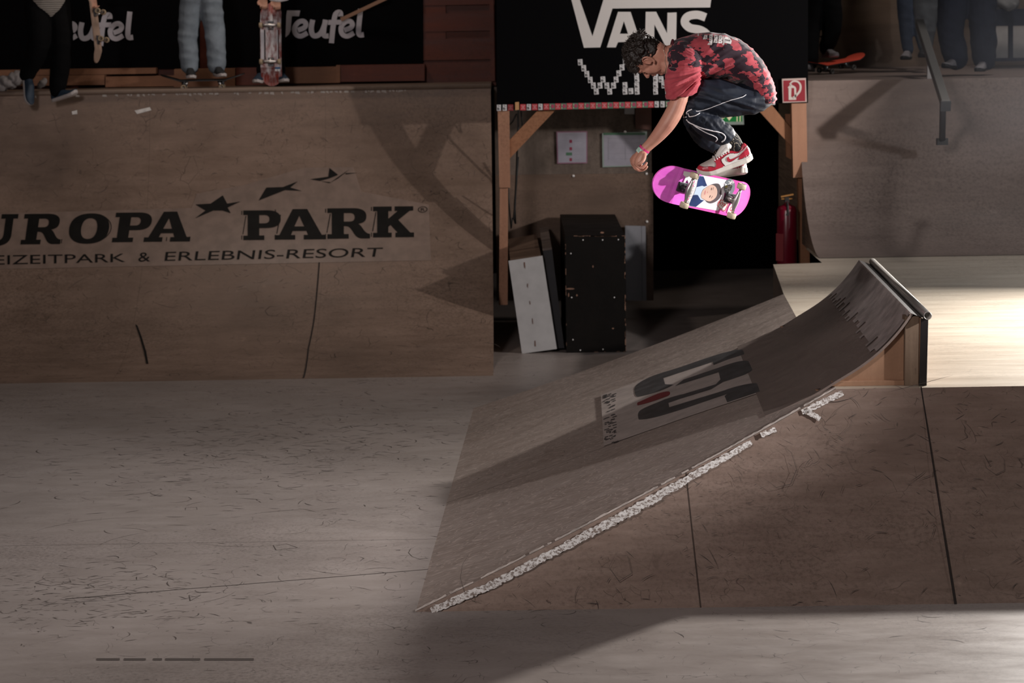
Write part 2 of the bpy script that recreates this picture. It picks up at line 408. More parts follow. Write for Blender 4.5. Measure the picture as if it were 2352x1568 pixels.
for i, (ch, (xa, ya, xb, yb)) in enumerate(letters):
    loops, w = slab(ch); sl = 10 if i < 6 else 0
    pm = quad_map([(xa - (0 if sl else 0), ya), (xb - sl, ya - 1), (xb, yb - 1), (xa + sl, yb)])
    nl = [[(x / w, y / 10) for x, y in l] for l in loops]
    poly(bm, nl, qmap(pm, .006), .12)
    # thin offset outline strokes beside the stems
    for (u0, v0, u1, v1) in ((1.02, .02, 1.02, .16), (.48, .02, .48, .15)) if i < 6 else ((-.05, .02, -.05, .16), (-.02, .2, .06, .82), (-.05, .86, -.05, .99)):
        if ch in 'OU': continue
        poly(bm, [[(u0, v0), (u0 + .02, v0), (u1 + .02, v1), (u1, v1)]], qmap(pm, .006), .12)
    if ch == 'O':
        for r0, a0, a1 in ((1.0, -1.2, 1.2),):
            o_ = [(.5 + .56 * math.cos(a), .5 + .5 * math.sin(a)) for a in [a0 + (a1 - a0) * k / 12 for k in range(13)]]
            i_ = [(.5 + .54 * math.cos(a), .5 + .48 * math.sin(a)) for a in [a1 + (a0 - a1) * k / 12 for k in range(13)]]
            poly(bm, [o_ + i_], qmap(pm, .006), .12)
# second line
text(bm, 'FREIZEITPARK', qmap(quad_map([(-75, 610), (288, 602), (288, 583), (-75, 588)]), .006), 0, 1, 0, 1, cell=.25)
text(bm, '&', qmap(quad_map([(318, 602), (345, 601), (345, 580), (318, 581)]), .006), 0, 1, 0, 1)
text(bm, 'ERLEBNIS-RESORT', qmap(quad_map([(378, 600), (876, 590), (880, 569), (381, 579)]), .006), 0, 1, 0, 1, cell=.25)
for wv, pts in (('star', [(449, 470), (484, 468), (512, 449), (522, 468), (553, 463), (523, 477), (530, 490), (512, 484), (490, 484), (448, 502), (472, 484)]),
                ('star', [(594, 461), (612, 431), (650, 430), (684, 417), (667, 431), (694, 439), (655, 437), (622, 450)]),
                ('star', [(712, 412), (754, 406), (757, 386), (777, 402), (757, 410), (735, 416)]),
                ('tail', [(735, 416), (757, 421), (777, 410), (803, 389), (778, 406), (760, 419)]),
                ('tail', [(792, 398), (823, 397), (795, 401)]), ('tail', [(655, 438), (664, 452), (660, 446)])):
    qpoly(bm, pts, .006, .1)
# registered mark
pm = quad_map([(960, 489), (982, 488), (982, 474), (960, 475)])
poly(bm, [ell(.5, .5, .5, .5), ell(.5, .5, .42, .41)], qmap(pm, .006)); text(bm, 'R', qmap(pm, .006), .3, .72, .25, .75)
under(qp, mesh('lettering', bm, M_ink))
# skid mark and two bits of tape on the curve
bm = bmesh.new()
qpoly(bm, [(311, 745), (316, 748), (326, 775), (336, 808), (341, 836), (336, 836), (331, 810), (322, 778)], .004)
under(qp, mesh('skid_mark', bm, M_ink))
bm = bmesh.new(); qpoly(bm, [(732, 600), (735, 600), (722, 740), (710, 800), (699, 868), (695, 869), (707, 800), (719, 740)], .003)
under(qp, mesh('panel_seam', bm, plain('dark_gap', (.02, .014, .012), .9)))
for q in ([(165, 256), (177, 253), (178, 262), (166, 263)], [(309, 254), (344, 246), (348, 253), (315, 262)]): bm = bmesh.new(); qpoly(bm, q, .003); under(qp, mesh('tape_remnant', bm, plain('grubby_white_tape', (.62, .6, .58), .6, var=.25)))

# ------------------------------------------------------------------ funbox with its banks and deck
DZ = .881
BN0 = V((-.533, 12.29, 0)); BF0 = V((-.31, 18.485, 0)); DN = V((1.913, 13.93, DZ)); DF = V((2.113, 18.36, DZ)); DB = V((2.253, 20.36, DZ))
fb = empty('funbox', (1, 15, 0), 'wide plywood funbox with sloping banks, flat deck and a large round-lettered sticker', 'ramp')
M_front = wood('bank_plywood', (.315, .235, .195), (.22, .158, .128), (1, 5, 5), 2.6, .5, .4, .6,
               ((0, .976, .006),), .45)
M_left = wood('bank_plywood_swirl', (.48, .40, .36), (.35, .28, .245), (1.2, 5, 5), 1.5, .42, .5, .5,
              ((1, 15.0, .005), (1, 17.4, .004)), .3, swirl=.32)
M_deck = wood('deck_plywood', (.52, .46, .38), (.42, .36, .29), (1, 7, 7), 1.2, .4, .5, .25, ((1, 16.38, .006),), .15)
bm = bmesh.new()
XR = 9.0
def quadgrid(bm, a, b, c, d, nu, nv):
    g = [[bm.verts.new((V(a) * (1 - i / nu) + V(b) * (i / nu)) * (1 - j / nv) + (V(d) * (1 - i / nu) + V(c) * (i / nu)) * (j / nv)) for i in range(nu + 1)] for j in range(nv + 1)]
    for j in range(nv):
        for i in range(nu): bm.faces.new((g[j][i], g[j][i + 1], g[j + 1][i + 1], g[j + 1][i]))
def sag(t): return .105 * t * (1 - t)
def hip(t): return BN0.lerp(DN, t) - V((0, 0, sag(t)))
hv = [bm.verts.new(hip(i / 24)) for i in range(25)]
bv_ = [bm.verts.new((BN0.x + (XR - BN0.x) * i / 24, 12.29 - .04 * i / 24, 0)) if i else hv[0] for i in range(25)]
tv_ = [bm.verts.new((DN.x + (XR - DN.x) * i / 24, 13.93, DZ)) if i else hv[24] for i in range(25)]
for i in range(24):                                        # fan from the hip to the foot and the top edge
    q = [hv[i], bv_[i + 1], hv[i + 1]] if i == 0 else [hv[i], bv_[i], bv_[i + 1], hv[i + 1]]
    bm.faces.new(q)
for i in range(24): bm.faces.new([hv[24], bv_[24], tv_[1]] if i == 0 else [tv_[i], bv_[24], tv_[i + 1]])
bmesh.ops.recalc_face_normals(bm, faces=bm.faces[:])
fr = under(fb, mesh('front_bank', bm, M_front))
bm = bmesh.new(); fp = lambda x, y: V((x, 12.27 + y * 1.66, y * DZ + .0016))
def fpick(r):
    y = r.random(); return r.uniform(-.35 + 2.4 * y, 4.2), y
scuffs(bm, 420, fpick, fp, .02, .11, .0013); scuffs(bm, 26, fpick, fp, .2, .5, .0011)
under(fb, mesh('scuff_marks', bm, M_scuff))['kind'] = 'stuff'
bm = bmesh.new()                                           # slanted seam groove on the front bank
def bank_pt(px, py, off=.0015):
    n_ = V((0, -DZ, 1.66)).normalized(); p0 = V((2.4, 13.93, DZ)) ; d = ray(px, py); t = (p0 - CO).dot(n_) / d.dot(n_)
    return CO + d * t + n_ * off
poly(bm, [[(2114, 888), (2117, 888), (2165, 1200), (2198, 1390), (2192, 1390), (2162, 1200)]], bank_pt, 60)
under(fb, mesh('panel_seam', bm, plain('dark_gap', (.02, .014, .012), .9)))
bm = bmesh.new()
prev = None
for i in range(25):
    t = i / 24; ring = [bm.verts.new(hip(t)), bm.verts.new(BF0.lerp(DF, t) - V((0, 0, sag(t))))]
    if prev: bm.faces.new((prev[0], ring[0], ring[1], prev[1]))
    prev = ring
under(fb, mesh('side_bank', bm, M_left))
bm = bmesh.new()
vs = [bm.verts.new(p) for p in (DN, (XR, 13.93, DZ), (XR, 21.6, DZ), (2.68, 21.6, DZ), (2.68, 20.42, DZ), DB, DF)]; bm.faces.new(vs)
under(fb, mesh('deck', bm, M_deck))
bm = bmesh.new()                                           # upright faces behind, seen from the left
def wallq(bm, a, b):
    bm.faces.new([bm.verts.new(p) for p in (V(a), V((a[0], a[1], 0)), V((b[0], b[1], 0)), V(b))])
wallq(bm, DF - V((0, 0, .002)), DB - V((0, 0, .002))); wallq(bm, DB - V((0, 0, .002)), V((2.68, 20.42, DZ - .002)))
bm.faces.new([bm.verts.new(p) for p in [BF0.lerp(DF, i / 24) - V((0, 0, sag(i / 24) + .003)) for i in range(25)] + [V((DF.x, DF.y, 0))]])
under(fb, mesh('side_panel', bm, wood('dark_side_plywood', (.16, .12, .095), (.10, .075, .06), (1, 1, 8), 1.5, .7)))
# white paint worn along the hip edge
mt, nt, b = newmat('worn_white_stripe'); co = nt.nodes.new('ShaderNodeTexCoord').outputs['Object']
nw_ = noise_(nt, co, 55, 6, .75)
nt.links.new(mix(nt, ramp(nt, nw_, .44, .52), (.20, .155, .13), mix(nt, ramp(nt, noise_(nt, co, 20, 3), .3, .7), (.60, .57, .55), (.80, .78, .76))), b.inputs['Base Color']); b.inputs['Roughness'].default_value = .7
M_stripe = mt
def ragged(bm, a, b, w0, w1, fn, n=60, rg=.2):
    a, b = V((*a, 0)), V((*b, 0)); t = (b - a).normalized(); nn = V((-t.y, t.x, 0))
    top, bot = [], []
    for i in range(n + 1):
        p = a.lerp(b, i / n); w = w0 + (w1 - w0) * i / n
        top.append(p + nn * w * (.5 - rg * random.random())); bot.append(p - nn * w * (.5 - rg * random.random()))
    for i in range(n):
        poly(bm, [[tuple(q[:2]) for q in (top[i], top[i + 1], bot[i + 1], bot[i])]], fn)
bm = bmesh.new()
ragged(bm, (990, 1402), (1120, 1348), 19, 22, bank_pt, 26)
ragged(bm, (1120, 1348), (1435, 1183), 21, 24, bank_pt, 60)
ragged(bm, (1435, 1183), (1726, 1016), 27, 15, bank_pt, 60)
under(fb, mesh('paint_stripe', bm, M_stripe))
bm = bmesh.new()
ragged(bm, (1748, 1000), (1782, 986), 14, 14, bank_pt, 8, .2)
under(fb, mesh('paint_stripe', bm, M_stripe))
bm = bmesh.new()
ragged(bm, (1842, 947), (1936, 902), 17, 16, bank_pt, 20, .2)
ragged(bm, (1846, 942), (1884, 962), 15, 14, bank_pt, 8, .15)
under(fb, mesh('paint_stripe', bm, M_stripe))
bm = bmesh.new()                                           # pale bare edge of the sheet along the hip
prev = None
for i in range(121):
    p = hip(i / 120); w = random.uniform(.006, .016)
    ring = [bm.verts.new(p + V((0, -.003, .004))), bm.verts.new(p + V((-.3, .95, .02)) * w * 1.5 + V((0, 0, .008)))]
    if prev and random.random() < .93: bm.faces.new((prev[0], ring[0], ring[1], prev[1]))
    prev = ring
under(fb, mesh('bare_edge', bm, plain('bare_ply_edge', (.5, .44, .40), .6, var=.3)))
# big sticker on the side bank
BNn = (DN - BN0).cross(BF0 - BN0).normalized()
if BNn.z < 0: BNn = -BNn
def side_pt(px, py, off=.003):
    d = ray(px, py); dn = 0.
    for _ in range(6):
        p = CO + d * ((BN0 - V((0, 0, dn)) - CO).dot(BNn) / d.dot(BNn)); dn = sag(max(0, min(1, (p.z + dn) / DZ)))
    return p + BNn * off
def K(px, py): return (px, py)
cs = lambda x, y: (1340 + x / 5.113, 780 + y / 5.113)      # picture coordinates of points read off an enlargement
bm = bmesh.new()
poly(bm, [[cs(*p) for p in ((205, 650), (700, 470), (1300, 290), (1880, 95), (1925, 150), (2125, 605), (1300, 880), (240, 1250))]], lambda x, y: side_pt(x, y, .0015), 24)
st = under(fb, mesh('sticker', bm, plain('pale_worn_sticker', (.52, .45, .42), .45, var=.12)))
bm = bmesh.new(); M_grey = plain('grey_sticker_print', (.055, .055, .058), .45, var=.35); M_redp = plain('red_sticker_print', (.23, .02, .028), .45, var=.2)
gf = lambda x, y: side_pt(x, y, .0025)
for pts in (bez((600, 580), ((600, 520), (760, 440), (920, 390)), ((1200, 320), (1650, 120), (1860, 118)), ((1880, 130), (1890, 150), (1888, 175)), (1700, 235), (1530, 300), (1520, 262), (940, 452), (960, 525), (1060, 530), ((950, 600), (760, 650), (640, 672)), ((605, 665), (600, 620), (600, 580))),
            bez((1180, 470), (1400, 395), (1620, 320), ((1800, 255), (1880, 240), (1940, 255)), (1985, 355), ((1960, 400), (1800, 450), (1640, 500)), (1180, 640), ((1080, 660), (1000, 690), (960, 700)), ((880, 740), (700, 800), (660, 840)), ((635, 870), (640, 900), (650, 940)), ((700, 945), (820, 920), (900, 900)), (1160, 820), (1690, 640), (1660, 665), (1690, 738), (2075, 610), (2040, 515), ((2000, 505), (1800, 540), (1650, 600)), (1010, 795), (1000, 745), (1130, 700), (1500, 585), (1610, 470), (1590, 385), (1080, 545))):
    poly(bm, [[cs(*p) for p in pts]], gf, 24)
under(st, mesh('sticker_print', bm, M_grey)).matrix_parent_inverse = Matrix()
bm = bmesh.new()
poly(bm, [[cs(*p) for p in bez((640, 740), ((760, 690), (900, 610), (1000, 610)), ((1030, 615), (1025, 650), (990, 665)), ((900, 700), (760, 750), (640, 775)), ((630, 765), (630, 750), (640, 740)))]], lambda x, y: side_pt(x, y, .0035))
under(st, mesh('red_print', bm, M_redp)).matrix_parent_inverse = Matrix()
bm = bmesh.new()
for i in range(70):                                         # column of small worn characters
    t = random.random(); x = 1384 + 4 * t + random.choice((2, 10, 18)) + random.uniform(-2, 5); y = 905 + 112 * t
    w = random.uniform(4, 11)
    poly(bm, [[(x, y), (x + w, y - w * .32), (x + w, y - w * .32 + 2), (x, y + 2)]], gf)
e = under(st, mesh('small_print', bm, M_grey)); e.matrix_parent_inverse = Matrix(); e['kind'] = 'stuff'

# ------------------------------------------------------------------ kicker on the funbox
KN, KF = 13.99, 16.78
kk = empty('kicker_ramp', (2.2, 15.4, DZ), 'small curved wooden kicker with steel coping on top of the funbox', 'ramp')
slope = DZ / 2.446
def kx(y): return (y - KN) * .036                         # the ramp is turned a little
prof = [(1.50, None), (1.60, None), (1.70, .800), (1.80, .846), (1.93, .925), (2.07, 1.012), (2.19, 1.108), (2.29, 1.215), (2.365, 1.318)]
def bz(x): return slope * (x + .53) - .005 - sag(max(0, min(1, (x + .53) / 2.446)))
prof = [(x, bz(x) + .004 if z is None else z) for x, z in prof]
# refine with a smooth curve
def catmull(P, n=5):
    out = []
    for i in range(len(P) - 1):
        p0, p1, p2, p3 = [V((*P[min(max(j, 0), len(P) - 1)], 0)) for j in (i - 1, i, i + 1, i + 2)]
        for k in range(n):
            t = k / n
            q = .5 * ((2 * p1) + (p2 - p0) * t + (2 * p0 - 5 * p1 + 4 * p2 - p3) * t * t + (3 * p1 - p0 - 3 * p2 + p3) * t ** 3)
            out.append((q.x, q.y))
    out.append(tuple(P[-1])); return out
pr = catmull(prof)
M_kick = wood('kicker_plywood', (.27, .215, .19), (.19, .145, .127), (1, 9, 9), 1.6, .42, .4, .25, (), .35)
M_orange = wood('orange_plywood', (.44, .26, .165), (.32, .18, .11), (6, 1, 1), 1.2, .6, .3, 0, (), .3)
bm = bmesh.new(); rows = []
for x, z in pr:
    i = pr.index((x, z)); a = pr[max(i - 1, 0)]; b = pr[min(i + 1, len(pr) - 1)]
    nn = V((-(b[1] - a[1]), 0, b[0] - a[0])).normalized() * .014
    rows.append([bm.verts.new(V((x + kx(y), y, z)) + o) for y in (KN, KF) for o in (V(), -nn)])
for r, s in zip(rows, rows[1:]):
    bm.faces.new((r[0], s[0], s[2], r[2])); bm.faces.new((r[1], r[3], s[3], s[1])); bm.faces.new((r[0], r[1], s[1], s[0])); bm.faces.new((r[2], s[2], s[3], r[3]))
bm.faces.new((rows[-1][0], rows[-1][1], rows[-1][3], rows[-1][2]))
bmesh.ops.recalc_face_normals(bm, faces=bm.faces[:])
under(kk, mesh('riding_surface', bm, M_kick, smooth=False))
top = pr[-1]
# worn metal-looking strip near the lip
bm = bmesh.new()
hi = [p for p in pr if p[0] > 2.13]
for j in range(150):
    y0 = KN + .02 + (KF - KN - .04) * j / 150; y1 = KN + .02 + (KF - KN - .04) * (j + .9) / 150
    k0 = random.choice((0, 0, 1, 1, 2, 3)) if j % 3 == 0 else k0
    seg = hi[k0:]
    for (xa, za), (xb, zb) in zip(seg, seg[1:]):
        o = V((-.0045, 0, .0025))
        bm.faces.new([bm.verts.new(V(p) + o) for p in ((xa + kx(y0), y0, za), (xb + kx(y0), y0, zb), (xb + kx(y1), y1, zb), (xa + kx(y1), y1, za))])
under(kk, mesh('worn_lip', bm, plain('scraped_lip', (.44, .385, .37), .45, var=.25, bump=(80, .6, .004))))
# recessed cheeks
for y, s in ((KN + .05, 1), (KF - .05, 1)):
    bm = bmesh.new()
    bot = [bm.verts.new(V((1.80 + kx(y), y, DZ - .02))), bm.verts.new(V((2.40 + kx(y), y, DZ - .02)))]
    tp = [bm.verts.new(V((x + kx(y), y, z - .016))) for x, z in pr if x >= 1.80][::-1]
    bm.faces.new([bot[0], bot[1]] + tp)
    under(kk, mesh('cheek_panel', bm, M_orange))
bm = bmesh.new(); box(bm, (2.33, KN + .01, DZ), (2.415, KN + .11, top[1] - .02), None, .004)
under(kk, mesh('frame_post', bm, wood('grey_timber', (.27, .19, .13), (.14, .09, .06), (12, 12, 1), 1.5, .7)))
bm = bmesh.new(); box(bm, (1.90, KN + .03, DZ), (2.34, KN + .06, DZ + .03), None, .003)
under(kk, mesh('frame_rail', bm, M_orange))
bm = bmesh.new(); box(bm, (2.385, KN + .02, DZ), (2.43, KF - .02, top[1] - .03)) ; 
for v in bm.verts: v.co.x += kx(v.co.y)
under(kk, mesh('back_panel', bm, M_orange))
M_coping = plain('steel_coping', (.55, .53, .50), .42, .85, bump=(30, .1, .003))
PA, PB = PY(2131, 725, KN - .03), V((2.563, KF + .02, 1.303))
bm = bmesh.new()
ro, ri, sg = .0242, .0205, 24
ax = (PB - PA).normalized(); x_, y_ = frame_of(ax)
rg = []
for p, r in ((PA, ri), (PA, ro), (PB, ro), (PB, ri), (PA + ax * .5, ri)):
    rg.append([bm.verts.new(p + x_ * r * math.cos(2 * PI * k / sg) + y_ * r * math.sin(2 * PI * k / sg)) for k in range(sg)])
for a, b in ((0, 1), (1, 2), (2, 3), (0, 4)):
    for k in range(sg): bm.faces.new((rg[a][k], rg[a][(k + 1) % sg], rg[b][(k + 1) % sg], rg[b][k]))
bm.faces.new(rg[4])
bmesh.ops.recalc_face_normals(bm, faces=bm.faces[:])
under(kk, mesh('coping_pipe', bm, M_coping, smooth=True))
bm = bmesh.new()                                           # steel strip between sheet and pipe
for i in range(30):
    y0 = KN + (KF - KN) * i / 30; y1 = KN + (KF - KN) * (i + 1) / 30
    ps = [V((top[0] + kx(y0), y0, top[1])), V((top[0] + kx(y1), y1, top[1])), PA.lerp(PB, (i + 1) / 30) + V((-.012, 0, -.019)), PA.lerp(PB, i / 30) + V((-.012, 0, -.019))]
    bm.faces.new([bm.verts.new(p) for p in ps])
under(kk, mesh('lip_strip', bm, plain('dark_steel', (.035, .032, .032), .45, .6)))
bm = bmesh.new()
bar(bm, V((PA.x - .018, KN + .012, DZ)), V((PA.x - .012, KN + .012, PA.z - .02)), .045, .012, (0, 1, 0), .003)
under(kk, mesh('steel_post', bm, plain('dark_steel', (0, 0, 0))))

# ------------------------------------------------------------------ quarter pipe on the right, standing on the deck
RX, RY, RR = 2.70, 20.75, 1.47
RTOP = 2.37
rq = empty('quarter_pipe', (5, 21, DZ), 'steep plywood quarter pipe behind the deck with a grind rail, on the right', 'ramp')
M_rq = wood('muted_brown_plywood', (.235, .185, .163), (.165, .127, .112), (1, 8, 8), 1.0, .6, .25, .2, (), .4)  # muted brown plywood with little gloss
bm = bmesh.new(); prev = None
for i in range(29):
    a = PI / 2 * i / 28; y = RY + RR * math.sin(a); z = DZ + .004 + RR * (1 - math.cos(a)); z = min(z, RTOP)
    ring = [bm.verts.new((RX, y, z)), bm.verts.new((XR, y, z))]
    if prev: bm.faces.new((prev[0], prev[1], ring[1], ring[0]))
    prev = ring
    if z >= RTOP: break
YT = y
ring = [bm.verts.new((RX, YT, RTOP)), bm.verts.new((XR, YT, RTOP))]
under(rq, mesh('riding_surface', bm, M_rq, smooth=True))
bm = bmesh.new(); box(bm, (RX, YT + .002, RTOP - .05), (XR, 25.6, RTOP)); under(rq, mesh('platform', bm, M_rq))
bm = bmesh.new(); pts = [(RX + .01, RY + RR * math.sin(PI / 2 * i / 20) + .02, DZ + RR * (1 - math.cos(PI / 2 * i / 20)) - .01) for i in range(21)]
prev = None
for p in pts:
    p = V((p[0], p[1], min(p[2], RTOP - .05))); ring = [bm.verts.new(p), bm.verts.new((p[0], 24.0, p[2]))]
    if prev: bm.faces.new((prev[0], prev[1], ring[1], ring[0]))
    prev = ring
under(rq, mesh('side_panel', bm, M_ply_edge))
M_rwall = wood('brown_wall_boards', (.15, .105, .075), (.10, .07, .05), (1, 1, 9), 1.0, .7, .2, 0)
bm = bmesh.new(); box(bm, (2.72, 25.6, RTOP - .05), (XR, 25.75, 6)); structure(mesh('wall_right', bm, M_rwall))

# ================================================================== BANNER TOWER IN THE MIDDLE
def at(d):
    return lambda px, py: PY(px, py, d)
def slabpoly(bm, loops, d, thick, cell=0):
    """a flat panel with an outline read off the picture, standing at distance d, thick behind"""
    L = [[PY(px, py, d) for px, py in l] for l in loops]
    poly(bm, [[(p.x, p.z) for p in l] for l in L], lambda x, z: V((x, d, z)), cell)
    poly(bm, [[(p.x, p.z) for p in l] for l in L], lambda x, z: V((x, d + thick, z)), cell)
    for l in L:
        for i in range(len(l)):
            a, b = l[i], l[(i + 1) % len(l)]; t = V((0, thick, 0))
            bm.faces.new([bm.verts.new(p) for p in (a, b, b + t, a + t)])
    bmesh.ops.remove_doubles(bm, verts=bm.verts[:], dist=1e-5)
    bmesh.ops.recalc_face_normals(bm, faces=bm.faces[:])
def stroke(bm, pts, w, fn, n=6, closed=False):
    """a brush line of width w through pts"""
    P = catmull(pts, n) if len(pts) > 2 else pts
    L, Rr = [], []
    for i, p in enumerate(P):
        a, b = P[max(i - 1, 0)], P[min(i + 1, len(P) - 1)]
        t = V((b[0] - a[0], b[1] - a[1])).normalized(); ww = (w(i / (len(P) - 1)) if callable(w) else w) / 2
        L.append((p[0] - t.y * ww, p[1] + t.x * ww)); Rr.append((p[0] + t.y * ww, p[1] - t.x * ww))
    for i in range(len(P) - 1):
        bm.faces.new([bm.verts.new(fn(*q)) for q in (L[i], Rr[i], Rr[i + 1], L[i + 1])])
BD = 22.0
M_banner = plain('black_banner_vinyl', (.0018, .0018, .0024), .8, spec=.06)
M_white = plain('white_print', (.62, .60, .59), .6)
ban = empty('banner', PY(1500, 240, BD), 'large black banner with white shoe-brand lettering above the passage', 'banner')
bm = bmesh.new(); slabpoly(bm, [[(1139, -330), (1856, -345), (1856, 236), (1141, 253)]], BD, .02)
under(ban, mesh('cloth', bm, M_banner))
f4 = lambda o: (lambda x, y: PY(1280 + x / 5.88, y / 5.88, BD - o))
bm = bmesh.new()
poly(bm, [[(175, -60), (285, -60), (475, 490), (640, -60), (2085, -60), (2065, 100), (745, 115), (580, 640), (360, 645)]], f4(.004))
poly(bm, [[(670, 640), (820, 160), (990, 160), (1150, 640), (1020, 640), (990, 565), (820, 570), (790, 640)], [(845, 455), (955, 455), (900, 285)]], f4(.004))
poly(bm, [[(1185, 640), (1195, 160), (1335, 158), (1482, 450), (1488, 172), (1612, 168), (1604, 640), (1470, 640), (1312, 330), (1308, 640)]], f4(.004))
stroke(bm, [(2005, 235), (1890, 200), (1765, 222), (1722, 300), (1790, 375), (1930, 405), (2020, 470), (2010, 560), (1890, 600), (1740, 560)], lambda t: 112, f4(.004))
under(ban, mesh('lettering', bm, M_white))
# stickers stuck on the banner
M_swhite = plain('white_sticker', (.66, .66, .68), .5)
M_sred = plain('red_sticker', (.50, .035, .05), .5); M_spink = plain('pale_red_mark', (.62, .25, .27), .5)
M_sgreen = plain('green_sticker', (.09, .18, .13), .5); M_syel = plain('pale_yellow_mark', (.55, .55, .36), .5); M_spur = plain('dull_crimson_mark', (.36, .04, .10), .5)
def sticker(px, py, kind, w=11., h=13., rot=0.):
    d = BD - .004 - random.random() * .001
    def fn(o):
        c, s_ = math.cos(rot), math.sin(rot)
        return lambda x, y: PY(px + (x - .5) * w * c - (y - .5) * h * s_, py + (.5 - y) * h * c - (x - .5) * w * s_, d - o)
    bm = bmesh.new(); sq = [(0, 0), (1, 0), (1, 1), (0, 1)]
    poly(bm, [sq], fn(0), 0, 0)
    if kind == 'white':
        for q in ([(.12, .5), (.42, .56), (.38, .1), (.2, .1)], [(.55, .12), (.66, .12), (.62, .46), (.5, .46)], [(.3, .7), (.8, .66), (.8, .72), (.3, .76)], [(.2, .84), (.6, .82), (.6, .88), (.2, .9)]):
            poly(bm, [q], fn(.002), 0, 1)
        ms = [M_swhite, M_ink]
    elif kind == 'red':
        for q in ([(.12, .2), (.2, .12), (.88, .8), (.8, .88)], [(.12, .8), (.2, .88), (.88, .2), (.8, .12)], [(.46, .1), (.54, .1), (.54, .9), (.46, .9)]):
            poly(bm, [q], fn(.002), 0, 1)
        ms = [M_sred, M_spink]
    else:
        poly(bm, [ell(.6, .55, .3, .33, 12)], fn(.002), 0, 1)
        for q in ([(.1, .1), (.22, .1), (.22, .4), (.1, .4)], [(.14, .55), (.26, .6), (.26, .9), (.14, .86)]): poly(bm, [q], fn(.0025), 0, 2)
        ms = [M_sgreen, M_spur, M_syel]
    under(ban, mesh('sticker', bm, ms))
for cx, cy in ((310, 840), (358, 920), (400, 1000), (445, 1078), (488, 1155), (527, 1235), (578, 1155), (617, 1073), (670, 1155), (708, 1235), (760, 1155), (795, 1075), (832, 990), (875, 910), (918, 832),
               (915, 1150), (915, 1235), (995, 1230), (1070, 905), (1070, 990), (1075, 1070), (1075, 1155), (1078, 1235), (1328, 990), (1328, 1070), (1328, 1150), (1328, 1235), (1403, 1070), (1440, 1150), (1490, 1230), (1545, 1230), (1545, 1150)):
    sticker(1280 + cx / 5.88, cy / 5.88, 'white', 10.5, 13.5, .08)
seq = 'WWR.RWRWRGRGRGRGRGRGRGRGRGRWWGRGRGWWRGRGRWGRWWWW'
for i, ch in enumerate(seq):
    px = 1146 + i * 13.35 + (2 if i > 2 else 0); py = 247.5 - (px - 1146) * .022
    if ch != '.' and px < 1842: sticker(px, py, {'W': 'white', 'R': 'red', 'G': 'green'}[ch], 9.5 if ch == 'W' else 12.8, 14)
# timber frame that carries it
M_timber = wood('orange_timber', (.46, .25, .16), (.36, .18, .11), (14, 14, 1), .8, .6, .3, 0, (), .35)
M_timber2 = wood('sawn_timber', (.38, .185, .10), (.29, .13, .065), (10, 10, 1), .8, .65, .3, 0, (), .3)
tf = empty('timber_frame', PY(1500, 600, 22.1), 'orange timber frame of posts and braces carrying the big black banner', 'frame')
def flat_timber(name, px, d, thick, mat=M_timber):
    bm = bmesh.new(); slabpoly(bm, [px], d, thick); return under(tf, mesh(name, bm, mat))
flat_timber('post', [(1143, 250), (1170, 250), (1172, 431), (1147, 431)], 22.03, .10)
flat_timber('post', [(1148, 431), (1167, 431), (1166, 700), (1146, 700)], 22.06, .10)
flat_timber('post', [(1818, 230), (1852, 230), (1855, 408), (1822, 408)], 22.03, .12)
flat_timber('post', [(1833, 408), (1855, 406), (1861, 640), (1839, 640)], 22.08, .10, M_timber2)
flat_timber('brace', [(1170, 322), (1244, 244), (1284, 244), (1171, 364)], 22.10, .05, M_timber2)
flat_timber('brace', [(1730, 240), (1772, 240), (1821, 300), (1821, 340)], 22.10, .05, M_timber2)
flat_timber('brace', [(1804, 262), (1818, 262), (1820, 368), (1806, 360)], 22.2, .05, M_timber2)
bm = bmesh.new(); a, b = PY(1145, 236, 22.1), PY(1852, 220, 22.1); bar(bm, a, b, .08, .12); under(tf, mesh('crossbeam', bm, M_timber))
for px in (1160, 1838):
    bm = bmesh.new(); bar(bm, PY(px, 250, 22.1), PY(px, -330, 22.1), .09, .09, (0, 1, 0)); under(tf, mesh('post', bm, M_timber))
blk = mesh('wooden_block', (lambda b: (slabpoly(b, [[(1183, 235), (1192, 234), (1192.5, 252), (1183.5, 253)]], BD - .05, .05), b)[1])(bmesh.new()), plain('pale_block', (.55, .30, .13), .6))
tag(blk, 'small pale wooden block fixed at the lower left edge of the big black banner', 'wooden block')
# fire extinguisher sign
sg = empty('fire_sign', PY(1825, 207, BD - .03), 'red square fire extinguisher sign on the post right of the skater', 'sign')
bm = bmesh.new(); slabpoly(bm, [[(1796, 181), (1851, 179), (1853, 234), (1798, 236)]], BD - .035, .006)
under(sg, mesh('backing', bm, plain('sign_border', (.52, .40, .37), .5)))
bm = bmesh.new(); fs = lambda o: (lambda x, y: PY(1640 + x / 7.127, 60 + y / 7.127, BD - .035 - o))
poly(bm, [[(1135, 890), (1490, 882), (1494, 1228), (1142, 1234)]], fs(.003)); under(sg, mesh('red_field', bm, plain('sign_red', (.27, .004, .018), .45)))
bm = bmesh.new(); fw = fs(.005)
stroke(bm, [(1240, 950), (1290, 905), (1370, 910), (1415, 970), (1405, 1060), (1330, 1150), (1290, 1180)], lambda t: 24 + 14 * t, fw)
stroke(bm, [(1245, 950), (1275, 970)], 26, fw); stroke(bm, [(1210, 1010), (1250, 960)], 12, fw)
poly(bm, [bez((1220, 1010), ((1230, 985), (1260, 970), (1290, 970)), ((1330, 980), (1345, 1010), (1345, 1030)), (1345, 1205), (1222, 1208)), [(1268, 1010), (1310, 1015), (1318, 1160), (1262, 1160)]], fw)
under(sg, mesh('extinguisher_symbol', bm, plain('sign_white', (.62, .56, .52), .5)))
